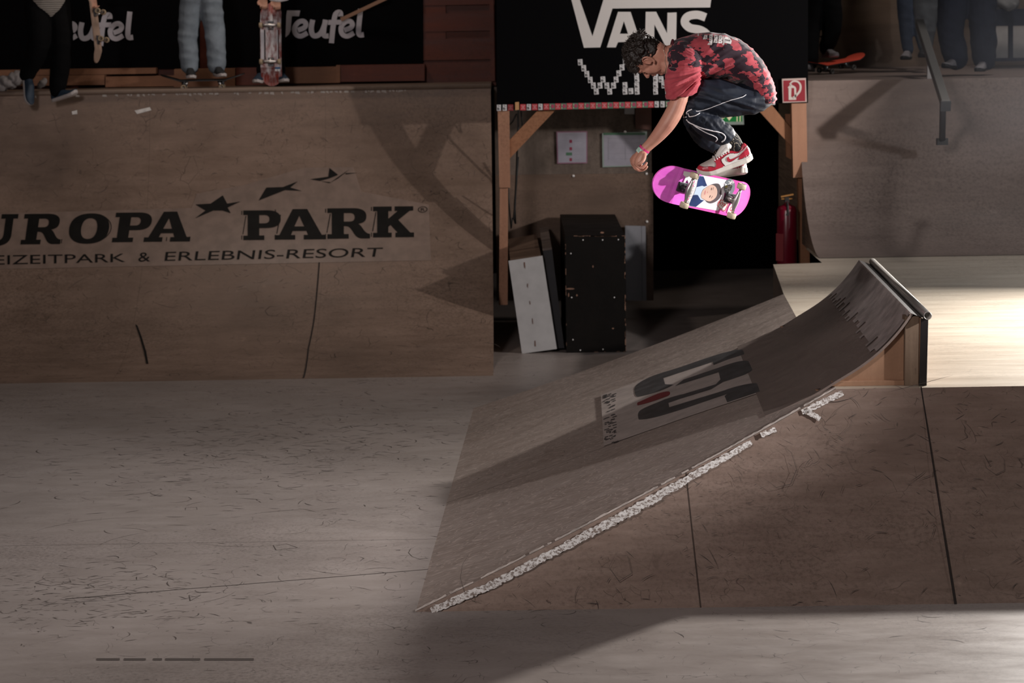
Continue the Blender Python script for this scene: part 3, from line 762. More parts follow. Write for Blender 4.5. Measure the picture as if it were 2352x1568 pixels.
# green exit sign deep in the passage
ex = empty('exit_sign', PY(1675, 270, 25), 'green emergency exit sign hanging in the dark passage behind the knees', 'sign')
bm = bmesh.new(); slabpoly(bm, [[(1640, 246), (1707, 245), (1709, 286), (1641, 287)]], 25.0, .03); under(ex, mesh('backing', bm, plain('exit_border', (.50, .55, .48), .5, emit=.28)))
bm = bmesh.new(); fe = lambda px, py: PY(px, py, 24.996)
poly(bm, [[(1644, 249), (1704, 248), (1705, 279), (1644, 280)]], fe); under(ex, mesh('green_field', bm, plain('exit_green', (.02, .20, .05), .5, emit=.55)))
bm = bmesh.new(); fe2 = lambda px, py: PY(px, py, 24.992)
for q in ([(1667, 266), (1683, 266), (1675, 277)], [(1671, 252), (1679, 252), (1679, 266), (1671, 266)], [(1692, 252), (1694, 252), (1694, 279), (1692, 279)], [(1699, 252), (1701, 252), (1701, 279), (1699, 279)], [(1648, 256), (1658, 256), (1664, 272), (1652, 272)]): poly(bm, [q], fe2)
under(ex, mesh('arrow_symbol', bm, plain('exit_white', (.72, .60, .38), .5, emit=.8)))
# fire extinguisher
fx = empty('fire_extinguisher', PY(1807, 612, 22.0), 'dark red fire extinguisher beside the right timber post', 'fire extinguisher')
b0 = PY(1807, 640, 21.95); s_ = 1 / 249.
bm = bmesh.new(); hh = PY(1807, 470, 21.95).z - b0.z
lathe(bm, [(0, 0), (.086, 0), (.092, .015), (.092, hh - .05), (.078, hh - .015), (.04, hh), (.022, hh + .01), (.022, hh + .03), (0, hh + .03)], Matrix.Translation(b0), 28)
under(fx, mesh('cylinder', bm, plain('extinguisher_red', (.17, .004, .02), .28), smooth=True))
bm = bmesh.new(); M_ = Matrix.Translation(b0 + V((0, 0, hh + .02)))
box(bm, (-.02, -.02, 0), (.02, .02, .05), M_, .004); tube(bm, [b0 + V(p) for p in ((0, -.03, hh + .02), (0, -.075, hh - .01), (0, -.098, hh - .06), (-.01, -.1, hh - .09))], .012, 8)
under(fx, mesh('valve', bm, plain('black_plastic', (.015, .014, .014), .5)))
bm = bmesh.new(); bar(bm, b0 + V((-.055, 0, hh + .075)), b0 + V((.06, 0, hh + .095)), .022, .014); bar(bm, b0 + V((-.05, 0, hh + .055)), b0 + V((.05, 0, hh + .055)), .02, .01)
under(fx, mesh('handle', bm, plain('brass_handle', (.45, .22, .07), .4, .6)))
bm = bmesh.new(); box(bm, (-.045, -.097, hh * .25), (.045, -.08, hh * .62), Matrix.Translation(b0) @ Matrix.Rotation(-.9, 4, 'Z'), .004)
under(fx, mesh('label_plate', bm, plain('extinguisher_label', (.33, .06, .07), .4)))

# ------------------------------------------------------------------ partition, notices, boxes under the banner
WD = 23.46
M_part1 = wood('grey_weathered_plywood', (.20, .158, .13), (.085, .066, .055), (4, 4, .8), 1.6, .7, .25, 0, (), .7)
M_part2 = wood('brown_weathered_plywood', (.19, .132, .10), (.12, .082, .062), (1, 4, 5), 1.3, .7, .25, 0, (), .5)
pt = empty('plywood_partition', PY(1330, 690, WD), 'weathered plywood partition behind the boxes with notices on it', 'partition')
bm = bmesh.new(); slabpoly(bm, [[(1135, 200), (1496, 200), (1497, 398), (1138, 402)]], WD, .02); under(pt, mesh('upper_sheet', bm, M_part1))
bm = bmesh.new(); slabpoly(bm, [[(1138, 402), (1500, 398), (1501, 690), (1141, 690)]], WD - .018, .02); under(pt, mesh('lower_sheet', bm, M_part2))
M_screw = plain('bright_screw', (.85, .85, .85), .25, .3)
for px, py in ((1317, 404), (1485, 399), (1486, 509), (1436, 303)):
    bm = bmesh.new(); c = PY(px, py, WD - .024); lathe(bm, [(0, .012), (.010, .009), (.0135, 0), (.0135, -.01)], Matrix.Translation(c) @ Matrix.Rotation(PI / 2, 4, 'X'), 14)
    under(pt, mesh('screw', bm, M_screw, smooth=True))
def notice(px, border, label, deco):
    o = empty('notice', PY(*px[3], WD - .02), label, 'notice')
    bm = bmesh.new(); slabpoly(bm, [px], WD - .026, .003); under(o, mesh('laminate', bm, border))
    cx = sum(p[0] for p in px) / 4; cy = sum(p[1] for p in px) / 4
    inn = [(cx + (x - cx) * .93, cy + (y - cy) * .93) for x, y in px]
    bm = bmesh.new(); poly(bm, [inn], lambda x, y: PY(x, y, WD - .028)); under(o, mesh('sheet', bm, plain('notice_paper', (.30, .295, .355), .5, var=.08)))
    for nm, mat, rects in deco:
        bm = bmesh.new()
        for x0, y0, x1, y1 in rects:
            poly(bm, [[(x0, y0), (x1, y0), (x1, y1), (x0, y1)]], lambda x, y: PY(x, y, WD - .0295))
            if nm == 'red_square': under(o, mesh(nm, bm, mat)); bm = bmesh.new()
        if nm == 'red_square': bm.free()
        else:
            e = under(o, mesh(nm, bm, mat))
            if nm == 'text_lines': e['kind'] = 'stuff'
notice([(1278, 302), (1349, 301), (1349, 375), (1280, 376)], plain('plum_edge', (.25, .12, .18), .5), 'white notice with three small red squares on the plywood partition',
       [('red_square', plain('notice_red', (.22, .015, .05), .5), [(1308, 321, 1314, 328), (1308, 338, 1314, 345), (1308, 363, 1314, 370)]),
        ('green_square', plain('notice_green', (.05, .14, .08), .5), [(1300, 350, 1314, 357)]),
        ('text_lines', plain('notice_grey', (.27, .27, .32), .5), [(1298, 308, 1336, 310), (1290, 322, 1303, 323), (1290, 340, 1303, 341), (1318, 324, 1340, 325), (1318, 341, 1340, 342), (1318, 354, 1338, 355), (1318, 366, 1338, 367)])])
notice([(1383, 306), (1486, 302), (1487, 381), (1384, 384)], plain('pale_green_edge', (.26, .33, .30), .5), 'wide white notice with a green header beside the skater\'s hand',
       [('green_header', plain('notice_green', (0, 0, 0)), [(1386, 305, 1482, 310)]),
        ('text_lines', plain('notice_grey', (0, 0, 0)), [(1397, 317, 1470, 318.4), (1397, 328, 1470, 329), (1397, 340, 1468, 341), (1397, 352, 1470, 353), (1397, 364, 1464, 365), (1397, 317, 1398.4, 366), (1436, 317, 1437, 366), (1469, 317, 1470.2, 366)])])
jb = mesh('junction_box', (lambda b: (slabpoly(b, [[(1435, 240), (1457, 240), (1457, 262), (1435, 262)]], WD - .07, .06), b)[1])(bmesh.new()), plain('grey_plastic', (.30, .31, .33), .5))
tag(jb, 'small grey junction box on the plywood just below the banner', 'junction box')
rb = mesh('brown_board', (lambda b: (slabpoly(b, [[(1459, 240), (1496, 240), (1496, 298), (1460, 296)]], WD - .04, .03), b)[1])(bmesh.new()), plain('red_brown_board', (.09, .035, .025), .6))
tag(rb, 'small red-brown board on the upper right corner of the plywood partition', 'board')
M_cable = plain('black_cable', (.006, .006, .006), .5)
def cable(pts, r, label):
    bm = bmesh.new(); tube(bm, [PY(x, y, d) for x, y, d in pts], r, 8); tag(mesh('cable', bm, M_cable, smooth=True), label, 'cable')
cable([(1190, 246, 22.3), (1190, 300, 22.3), (1188, 345, 22.35), (1186, 400, 22.4), (1183, 470, 22.4), (1180, 500, 22.4), (1184, 514, 22.4), (1182, 470, 22.42), (1186, 420, 22.42), (1190, 360, 22.42)], .009, 'black cable hanging in a long loop behind the left post')
cable([(1186, 262, 22.3), (1178, 278, 22.25), (1168, 288, 22.2)], .008, 'short black cable running from the hanging loop to the left post')
cable([(1196, 246, 22.35), (1198, 270, 22.35), (1199, 288, 22.36), (1197, 246, 22.4)], .006, 'short doubled black cable hanging just right of the long loop')
cable([(1167, 428, 22.2), (1170, 480, 22.25), (1174, 524, 22.3), (1177, 500, 22.3)], .007, 'black cable hanging low against the right side of the left post')
# boxes
def longbox(front, d, depth, lift=0.):
    """front: four picture points bl br tr tl at distance d; runs straight back by depth"""
    F_ = [PY(*p, d) for p in front]; B_ = [p + V((0, depth, 0)) for p in F_]
    return F_, B_
def boxmesh(F_, B_, which=None):
    bm = bmesh.new(); f = [bm.verts.new(p) for p in F_]; b = [bm.verts.new(p) for p in B_]
    bm.faces.new(f); bm.faces.new(b[::-1])
    for i in range(4): bm.faces.new((f[(i + 1) % 4], f[i], b[i], b[(i + 1) % 4]))
    bmesh.ops.recalc_face_normals(bm, faces=bm.faces[:]); return bm
M_blackbox = wood('black_painted_plywood', (.0085, .0068, .006), (.0045, .004, .0036), (3, 3, 3), 2, .6, .12, 0, (), .5)
M_chip = plain('chipped_edge', (.22, .12, .08), .7, var=.4)
bb = empty('black_box', PY(1370, 812, 21.3), 'tall black wooden box with chipped edges standing under the banner', 'box')
F_, B_ = longbox([(1301, 811), (1438, 809), (1436, 541), (1298, 541)], 21.28, 2.05)
z0 = min(F_[0].z, F_[1].z)
for P_ in (F_[0], F_[1], B_[0], B_[1]): P_.z = .002
under(bb, mesh('body', boxmesh(F_, B_), M_blackbox))
bm = bmesh.new()
def edge_chips(bm, a, b, n, w, off):
    for i in range(n):
        t = random.random(); p = a.lerp(b, t); l = random.uniform(.01, .06); dirn = (b - a).normalized()
        q = p + dirn * l; ww = V((0, 0, w * random.uniform(.3, 1))) if abs(dirn.z) < .5 else V((w * random.uniform(.3, 1), 0, 0))
        bm.faces.new([bm.verts.new(v + V((0, off, 0))) for v in (p, q, q - ww, p - ww)])
edge_chips(bm, F_[3], F_[2], 22, .008, -.002); edge_chips(bm, F_[1], F_[2], 26, .010, -.002); edge_chips(bm, F_[0], F_[3], 8, -.006, -.002); edge_chips(bm, F_[0], F_[1], 5, -.006, -.002)
for px, py, w, h in ((1362, 612, 3, 6), (1310, 663, 20, 4), (1325, 678, 4, 5), (1306, 677, 3, 10), (1408, 754, 5, 3), (1383, 534, 9, 4)):
    poly(bm, [ell(px, py, w * .5, h * .5, 8)], lambda x, y: PY(x, y, 21.277))
under(bb, mesh('edge_wear', bm, M_chip))
for px, py in ((1339, 551), (1384, 551), (1420, 550), (1311, 582), (1313, 683), (1411, 683), (1316, 780), (1333, 804), (1385, 802)):
    bm = bmesh.new(); lathe(bm, [(0, .006), (.006, .004), (.007, 0)], Matrix.Translation(PY(px, py, 21.279)) @ Matrix.Rotation(PI / 2, 4, 'X'), 8)
    under(bb, mesh('screw', bm, M_screw))
wb = empty('white_box', PY(1240, 810, 21.3), 'leaning white-fronted wooden box left of the black box', 'box')
F_, B_ = longbox([(1202, 811), (1276, 801), (1243, 588), (1172, 600)], 21.3, 1.95)
fz = .02 - F_[0].z
B2 = [p + V((-.02, 0, .0)) for p in B_]
under(wb, mesh('body', boxmesh([p + V((0, .012, 0)) for p in F_], B2), wood('brown_box_plywood', (.24, .16, .115), (.16, .105, .075), (1, 6, 6), 1.5, .65, .3, 0)))
bm = bmesh.new(); slabpoly(bm, [[(1199, 812), (1279, 801), (1246, 587), (1168, 599)], ], 21.295, .012)
under(wb, mesh('front_panel', bm, plain('white_painted_panel', (.42, .42, .425), .55, var=.06)))
bm = bmesh.new()
for q in ([(1203, 602), (1206, 602), (1207, 618), (1204, 612)], [(1211, 651), (1213, 651), (1213, 662), (1211, 657)], [(1228, 782), (1230, 782), (1231, 796), (1228, 794)], [(1216, 690), (1218, 692), (1219, 700), (1217, 698)], [(1222, 730), (1224, 732), (1225, 745), (1223, 742)]):
    poly(bm, [q], lambda x, y: PY(x, y, 21.292))
under(wb, mesh('paint_chip', bm, plain('rusty_chip', (.14, .07, .05), .7)))
dp = empty('dark_panel', PY(1280, 800, 21.4), 'narrow dark blue-black panel leaning between the white and black boxes', 'panel')
F_, B_ = longbox([(1279, 800), (1296, 799), (1268, 572), (1247, 575)], 21.4, 1.9)
under(dp, mesh('body', boxmesh(F_, B_), plain('blue_black_paint', (.010, .011, .016), .5, var=.3)))
bm = bmesh.new(); F2, B2 = longbox([(1247, 576), (1268, 573), (1267, 568), (1246, 571)], 21.39, 1.9); under(dp, mesh('top_strip', boxmesh(F2, B2), plain('worn_grey_wood', (.14, .11, .095), .7, var=.2)))
# perforated sheet leaning on the partition
mt, nt, b = newmat('perforated_metal')
co = nt.nodes.new('ShaderNodeTexCoord').outputs['Object']
vo = nt.nodes.new('ShaderNodeTexVoronoi'); vo.inputs['Scale'].default_value = 75; vo.inputs['Randomness'].default_value = .15; nt.links.new(co, vo.inputs['Vector'])
nt.links.new(mix(nt, ramp(nt, vo.outputs[0], .32, .42), (.05, .055, .065), (.27, .28, .31)), b.inputs['Base Color']); b.inputs['Roughness'].default_value = .45; b.inputs['Metallic'].default_value = .35
pm_ = empty('perforated_sheet', PY(1462, 690, WD - .05), 'light grey perforated metal sheet between the black box and partition edge', 'metal sheet')
bm = bmesh.new(); slabpoly(bm, [[(1436, 518), (1482, 519), (1484, 690), (1438, 690)]], WD - .08, .012); under(pm_, mesh('sheet', bm, mt))
bm = bmesh.new(); slabpoly(bm, [[(1474, 519), (1483, 519), (1485, 690), (1476, 690)]], WD - .086, .006); under(pm_, mesh('frame_strip', bm, plain('pale_grey_strip', (.24, .25, .28), .5)))

# ================================================================== LEFT PLATFORM: WALL, BANNERS, TIMBERS
LW = 24.22
M_red = wood('red_brown_planks', (.14, .038, .022), (.075, .018, .012), (1, 12, 12), .9, .55, .3, 0, (), .5)
bm = bmesh.new()
def planks(x0, x1, rows, d):
    for ya, yb in rows:
        a, b = PY(x0, ya, d), PY(x1, yb, d); box(bm, (a.x, d, b.z), (b.x, d + .03, a.z))
box(bm, (-9, LW + .04, QH - .05), (-.12, LW + .14, 6)); 
planks(964, 1136, [(-120, -62), (-58, 10), (32, 70), (90, 136), (144, 188)], LW)
planks(964, 1024, [(10, 32), (70, 90)], LW + .01)
structure(mesh('wall_left', bm, M_red))
bm = bmesh.new(); a, b = PY(1122, -120, LW), PY(1137, 196, LW); box(bm, (a.x, LW - .03, QH), (b.x, LW, a.z)); structure(mesh('trim_1', bm, M_red))
def black_banner(x0, x1, label):
    o = empty('banner', PY((x0 + x1) / 2, 160, LW), label, 'banner', 'black wall banners with a white script word')
    bm = bmesh.new(); slabpoly(bm, [[(x0, -330), (x1, -330), (x1 + 1, 157), (x0 + 1, 162)]], LW - .02, .012); under(o, mesh('cloth', bm, M_banner)); return o
M_lilac = plain('lilac_white_print', (.44, .42, .46), .6)
def script(o, dx, dy):
    bm = bmesh.new(); dep = [LW - .022]
    def fn(x, y): return PY(380 + x / 4.055 + dx, y / 4.055 + dy, dep[0])
    dep[0] -= .0012; poly(bm, [[(1133, 97), (1255, 98), (1245, 152), (1178, 150), (1166, 285), (1150, 320), (1118, 348), (1125, 150)]], fn)
    for ox in (0, 433):
        dep[0] -= .0012; stroke(bm, [(1232 + ox, 282), (1292 + ox, 258), (1308 + ox, 222), (1280 + ox, 196), (1235 + ox, 210), (1202 + ox, 260), (1215 + ox, 318), (1262 + ox, 336), (1322 + ox, 306)], 46, fn)
    dep[0] -= .0012; stroke(bm, [(1372, 184), (1358, 262), (1372, 325), (1412, 332), (1452, 300), (1482, 230), (1492, 184)], 48, fn)
    dep[0] -= .0012; stroke(bm, [(1490, 184), (1476, 270), (1478, 330), (1520, 334)], 46, fn)
    dep[0] -= .0012; stroke(bm, [(1632, 152), (1628, 118), (1600, 118), (1578, 150), (1560, 260), (1546, 402)], 48, fn)
    dep[0] -= .0012; poly(bm, [[(1520, 186), (1645, 184), (1638, 228), (1512, 232)]], fn)
    dep[0] -= .0012; stroke(bm, [(1818, 84), (1800, 260), (1806, 322), (1848, 322)], 48, fn)
    under(o, mesh('lettering', bm, M_lilac))
script(black_banner(-120, 458, 'black wall banner at the far left, its word half hidden by the walking person'), -530, 6)
script(black_banner(486, 971, 'black wall banner with a full white script word right of the upright skateboard'), 0, 0)
def timber(x0, x1, yt, yb, mat, label, d=LW - .14, th=.12):
    o = mesh('timber_beam', (lambda b: (slabpoly(b, [[(x0, yt + (784 - 784)), (x1, yt - (x1 - x0) * .014), (x1, yb - (x1 - x0) * .014), (x0, yb)]], d, th), b)[1])(bmesh.new()), mat)
    tag(o, label, 'timber beam', 'timber beams along the foot of the wall')
M_bl = wood('pale_brown_timber', (.30, .15, .085), (.20, .09, .05), (1, 10, 10), .9, .65, .3, 0, (), .4)
timber(-140, 358, 163, 176, M_bl, 'upper thin timber along the wall foot behind the walking person')
timber(-140, 240, 177, 200, M_bl, 'lower timber along the wall foot behind the walking person')
timber(242, 400, 176, 200, M_bl, 'timber beam between the walking person and the jeans wearer')
timber(400, 540, 159, 200, M_bl, 'timber beam behind the feet of the jeans wearer')
timber(542, 640, 156, 196, M_red, 'dark red timber beam behind the upright skateboard')
timber(642, 776, 155, 192, M_bl, 'pale brown timber beam right of the upright skateboard')
timber(772, 781, 150, 190, M_bl, 'short upright end piece between the pale and dark red beams', LW - .16)
timber(782, 975, 150, 188, M_red, 'long dark red timber beam below the right script banner')

# ------------------------------------------------------------------ skateboards
def skateboard(name, label, M, deck_m, grip_m, wheel_m, group=None, truck_m=None, graphics=None, hw=.104, hl=.405, wb=.182):
    """local frame: x along the board, y across, +z out of the underside"""
    o = empty(name, (0, 0, 0), label, 'skateboard', group); o.matrix_world = M
    K = math.tan(math.radians(17))
    def dz(x): 
        t = max(0, abs(x) - .215); return -K * t * min(1, t / .03)
    def outline(x):
        t = (abs(x) - (hl - .115)) / .115
        return hw if t < 0 else hw * math.sqrt(max(0, 1 - t * t))
    def sheet(z0, z1, mat, nm, shr=0.):
        bm = bmesh.new(); rows = []
        xs = [-hl + shr + 2 * (hl - shr) * (.5 - .5 * math.cos(PI * i / 48)) for i in range(49)]
        for x in xs:
            w = max(.002, outline(x) - shr * .5)
            rows.append([[bm.verts.new((x, -w + 2 * w * j / 8, dz(x) + z - .006 * (1 - (2 * j / 8 - 1) ** 2) * (1 if abs(x) < .25 else .3))) for j in range(9)] for z in (z0, z1)])
        for a, b in zip(rows, rows[1:]):
            for j in range(8):
                bm.faces.new((a[0][j], a[0][j + 1], b[0][j + 1], b[0][j])); bm.faces.new((a[1][j + 1], a[1][j], b[1][j], b[1][j + 1]))
            bm.faces.new((a[0][0], b[0][0], b[1][0], a[1][0])); bm.faces.new((b[0][8], a[0][8], a[1][8], b[1][8]))
        for r in (rows[0], rows[-1]):
            for j in range(8): bm.faces.new((r[0][j], r[1][j], r[1][j + 1], r[0][j + 1]))
        bmesh.ops.recalc_face_normals(bm, faces=bm.faces[:])
        return mesh(nm, bm, mat, o, smooth=False)
    d = sheet(0, -.010, deck_m, 'deck'); sheet(-.0102, -.0125, grip_m, 'grip_tape', .002)
    tm = truck_m or plain('truck_metal', (.45, .44, .43), .35, .9); dk = plain('dark_truck_metal', (.06, .06, .065), .4, .7)
    for sx in (-1, 1):
        bm = bmesh.new(); box(bm, (sx * wb - .042, -.028, -.004), (sx * wb + .042, .028, .008), None, .003)
        tk = mesh('truck', bm, dk, o)
        # hanger: tapered body with axle
        bm = bmesh.new(); zc = .058
        ys = [-.072, -.05, -.02, 0, .02, .05, .072]; rad = [.008, .010, .017, .020, .017, .010, .008]
        tube(bm, [(sx * wb, y, zc - .008 * (1 - abs(y) / .072)) for y in ys], rad, 12)
        tube(bm, [(sx * (wb - .028), 0, .004), (sx * (wb - .012), 0, .05)], [.017, .012], 12)
        bm2 = bm; mesh('hanger', bm2, tm, tk, True)
        bm = bmesh.new(); tube(bm, [(sx * wb, -.107, zc), (sx * wb, .107, zc)], .004, 8); mesh('axle', bm, tm, tk)
        bm = bmesh.new(); lathe(bm, [(.019, .0), (.021, .006), (.015, .016), (.019, .024), (.008, .030), (.008, .040), (0, .042)], Matrix.Translation((sx * (wb + .006), 0, .006)), 14); mesh('bushing', bm, dk, tk, True)
        for sy in (-1, 1):
            bm = bmesh.new(); R_ = .0265
            lathe(bm, [(.009, -.004), (.0135, -.006), (.018, -.0155), (.023, -.016), (.0262, -.011), (R_, 0), (.0262, .011), (.023, .016), (.018, .0155), (.0135, .006), (.009, .004), (.009, -.004)],
                  Matrix.Translation((sx * wb, sy * .088, zc)) @ Matrix.Rotation(PI / 2, 4, 'X'), 24)
            mesh('wheel', bm, wheel_m, tk, True)
    if graphics: graphics(o, d, dz)
    return o
def board_matrix(c, lx, ny):
    """board with its middle at c, long axis lx and underside normal near ny"""
    x = V(lx).normalized(); z = (V(ny) - x * V(ny).dot(x)).normalized(); y = z.cross(x)
    m = Matrix((x, y, z)).transposed().to_4x4(); m.translation = V(c); return m
M_grip = plain('black_grip_tape', (.006, .006, .006), .95, spec=.15)
M_cream = plain('cream_wheel', (.50, .42, .30), .45)
M_dwheel = plain('dark_wheel', (.05, .045, .04), .5)
M_oldw = plain('worn_cream_wheel', (.34, .26, .17), .5)

# ------------------------------------------------------------------ people
def fuse(name, bm, mat, parent, vox, smooth=4, disp=None, lam=.5):
    """one continuous surface from overlapping closed shapes"""
    me = bpy.data.meshes.new('fusing'); bm.to_mesh(me); bm.free()
    o = bpy.data.objects.new('fusing', me); COL.objects.link(o)
    r = o.modifiers.new('r', 'REMESH'); r.mode = 'VOXEL'; r.voxel_size = vox
    if smooth:
        s = o.modifiers.new('s', 'SMOOTH'); s.factor = lam; s.iterations = smooth
    bpy.context.view_layer.update()
    out = bpy.data.meshes.new_from_object(o.evaluated_get(bpy.context.evaluated_depsgraph_get()))
    bpy.data.objects.remove(o); bpy.data.meshes.remove(me)
    out.name = name
    if disp:
        ns = [v.normal.copy() for v in out.vertices]
        for v, n_ in zip(out.vertices, ns): v.co += n_ * disp(v.co, n_)
    out.materials.clear()
    for mm in (mat if isinstance(mat, (list, tuple)) else [mat]): out.materials.append(mm)
    for p in out.polygons: p.use_smooth = True
    ob = bpy.data.objects.new(name, out); COL.objects.link(ob)
    if parent is not None: under(parent, ob)
    return ob
def ball(bm, c, r, M=None, sub=3):
    """ellipsoid: r may be a number or three half axes, M a rotation"""
    rr = V((r, r, r)) if isinstance(r, (int, float)) else V(r)
    g = bmesh.ops.create_icosphere(bm, subdivisions=sub, radius=1)
    for v in g['verts']:
        p = V((v.co.x * rr.x, v.co.y * rr.y, v.co.z * rr.z)); v.co = (M @ p if M else p) + V(c)
def limb(bm, pts, rad, seg=14):
    """tapered limb with rounded ends"""
    pts = [V(p) for p in pts]
    P = []; Rr = []
    n = 5
    for i in range(len(pts) - 1):
        p0, p1, p2, p3 = [pts[min(max(j, 0), len(pts) - 1)] for j in (i - 1, i, i + 1, i + 2)]
        for k in range(n):
            t = k / n
            P.append(.5 * ((2 * p1) + (p2 - p0) * t + (2 * p0 - 5 * p1 + 4 * p2 - p3) * t * t + (3 * p1 - p0 - 3 * p2 + p3) * t ** 3))
            Rr.append(rad[i] + (rad[i + 1] - rad[i]) * t)
    P.append(pts[-1]); Rr.append(rad[-1])
    tube(bm, P, Rr, seg); ball(bm, P[0], Rr[0] * .98, None, 2); ball(bm, P[-1], Rr[-1] * .98, None, 2)
def folds(amp, freq, axis, seed=0.):
    """cloth folds running across axis"""
    a = V(axis).normalized(); x_, y_ = frame_of(a)
    def f(p, n_):
        q = V((p.dot(a) * freq, p.dot(x_) * freq * .35, p.dot(y_) * freq * .35 + seed))
        v = 1 - abs(noise.noise(q) * 2); w = noise.noise(q * 2.3 + V((5, 1, 2)))
        return amp * (v - .5) + amp * .35 * w
    return f
def simple_shoe(parent, heel, toe, up, L, upper, sole, laces=None):
    """low shoe from heel to toe with a separate sole"""
    h, t = V(heel), V(toe); f = (t - h).normalized(); u = (V(up) - f * V(up).dot(f)).normalized(); s_ = f.cross(u)
    def W(x, y, z): return h + f * (x * L) + s_ * y + u * z
    hwd = [(0, .022), (.06, .034), (.25, .037), (.5, .042), (.72, .049), (.88, .043), (.96, .028), (1, .012)]
    def wid(x):
        for (a, wa), (b, wb_) in zip(hwd, hwd[1:]):
            if x <= b: return wa + (wb_ - wa) * (x - a) / (b - a)
        return .012
    bm = bmesh.new(); rows = []
    for i in range(25):
        x = i / 24; w = wid(x) + .003; sp = .018 * max(0, (x - .75) / .25) ** 2
        rows.append([bm.verts.new(W(x, y * w, z + sp)) for y, z in ((-.92, 0), (.92, 0), (1, .014), (1, .026), (-1, .026), (-1, .014))])
    for a, b in zip(rows, rows[1:]):
        for k in range(6): bm.faces.new((a[k], a[(k + 1) % 6], b[(k + 1) % 6], b[k]))
    bm.faces.new(rows[0][::-1]); bm.faces.new(rows[-1])
    bmesh.ops.recalc_face_normals(bm, faces=bm.faces[:])
    top = [(0, .075), (.08, .088), (.25, .082), (.42, .092), (.55, .078), (.75, .056), (.9, .048), (1, .034)]
    b2 = bmesh.new(); rows = []
    for i in range(25):
        x = i / 24
        for (a, wa), (b, wb_) in zip(top, top[1:]):
            if x <= b + 1e-6: ht = wa + (wb_ - wa) * (x - a) / (b - a); break
        sp = .018 * max(0, (x - .75) / .25) ** 2; w = wid(x)
        rows.append([b2.verts.new(W(x, w * math.copysign(abs(math.cos(a)) ** .6, math.cos(a)), .022 + sp + (ht - .022) * abs(math.sin(a)) ** .8)) for a in [PI * k / 12 for k in range(13)]])
    for a, b in zip(rows, rows[1:]):
        for k in range(12): b2.faces.new((a[k], a[k + 1], b[k + 1], b[k]))
    b2.faces.new(rows[0]); b2.faces.new(rows[-1][::-1])
    bmesh.ops.recalc_face_normals(b2, faces=b2.faces[:])
    sh = under(parent, mesh('shoe', b2, upper, smooth=True))
    so = mesh('sole', bm, sole); so.parent = sh; so.matrix_parent_inverse = Matrix()
    return sh
def flat_hand(bm, wrist, dirn, side, curl=.5, s=1.):
    """hand hanging from the wrist: palm, four curled fingers, thumb"""
    d = V(dirn).normalized(); sd = (V(side) - d * V(side).dot(d)).normalized(); nrm = d.cross(sd)
    w = V(wrist); pc = w + d * .05 * s
    M3 = Matrix((sd, d, nrm)).transposed()
    ball(bm, pc, (.040 * s, .052 * s, .017 * s), M3, 2)
    for i in range(4):
        b = w + d * .092 * s + sd * (-.030 + .020 * i) * s; l = (.070, .082, .077, .060)[i] * s
        p1 = b + (d * math.cos(curl * .5) + nrm * math.sin(curl * .5)) * l * .45; p2 = p1 + (d * math.cos(curl * 1.6) + nrm * math.sin(curl * 1.6)) * l * .33; p3 = p2 + (d * math.cos(curl * 2.4) + nrm * math.sin(curl * 2.4)) * l * .25
        limb(bm, [b - d * .02 * s, p1, p2, p3], [.0095 * s, .0088 * s, .008 * s, .007 * s], 8)
    tb = w + d * .03 * s - sd * .033 * s
    limb(bm, [tb, tb - sd * .022 * s + d * .03 * s + nrm * .012 * s, tb - sd * .018 * s + d * .06 * s + nrm * .022 * s], [.013 * s, .011 * s, .009 * s], 8)
def head_shapes(bm, c, fwd, up, k=1.):
    """head with jaw, nose, brow, ears; c is the middle of the skull"""
    f = V(fwd).normalized(); u = (V(up) - f * V(up).dot(f)).normalized(); l = u.cross(f)
    M3 = Matrix((f, l, u)).transposed()
    P = lambda x, y, z: V(c) + f * x * k + l * y * k + u * z * k
    ball(bm, P(-.008, 0, .025), V((.096, .076, .092)) * k, M3); ball(bm, P(.028, 0, -.045), V((.062, .058, .072)) * k, M3)
    ball(bm, P(.066, 0, -.092), V((.024, .026, .022)) * k, M3, 2); ball(bm, P(.070, 0, .028), V((.022, .052, .016)) * k, M3, 2)
    limb(bm, [P(.082, 0, .012), P(.098, 0, -.012), P(.106, 0, -.026)], [.009 * k, .011 * k, .013 * k], 10)
    for s_ in (-1, 1):
        ball(bm, P(.092, s_ * .012, -.030), .008 * k, None, 2); ball(bm, P(.055, s_ * .045, -.022), V((.028, .020, .022)) * k, M3, 2)
        ball(bm, P(-.004, s_ * .077, -.01), V((.020, .008, .031)) * k, M3, 2)
    ball(bm, P(.088, 0, -.055), V((.010, .024, .006)) * k, M3, 2); ball(bm, P(.086, 0, -.066), V((.010, .021, .006)) * k, M3, 2)
M_skin_dim = plain('skin', (.42, .22, .15), .55, var=.06)
M_darkhair = plain('dark_hair', (.02, .014, .011), .6, bump=(60, .6, .01))
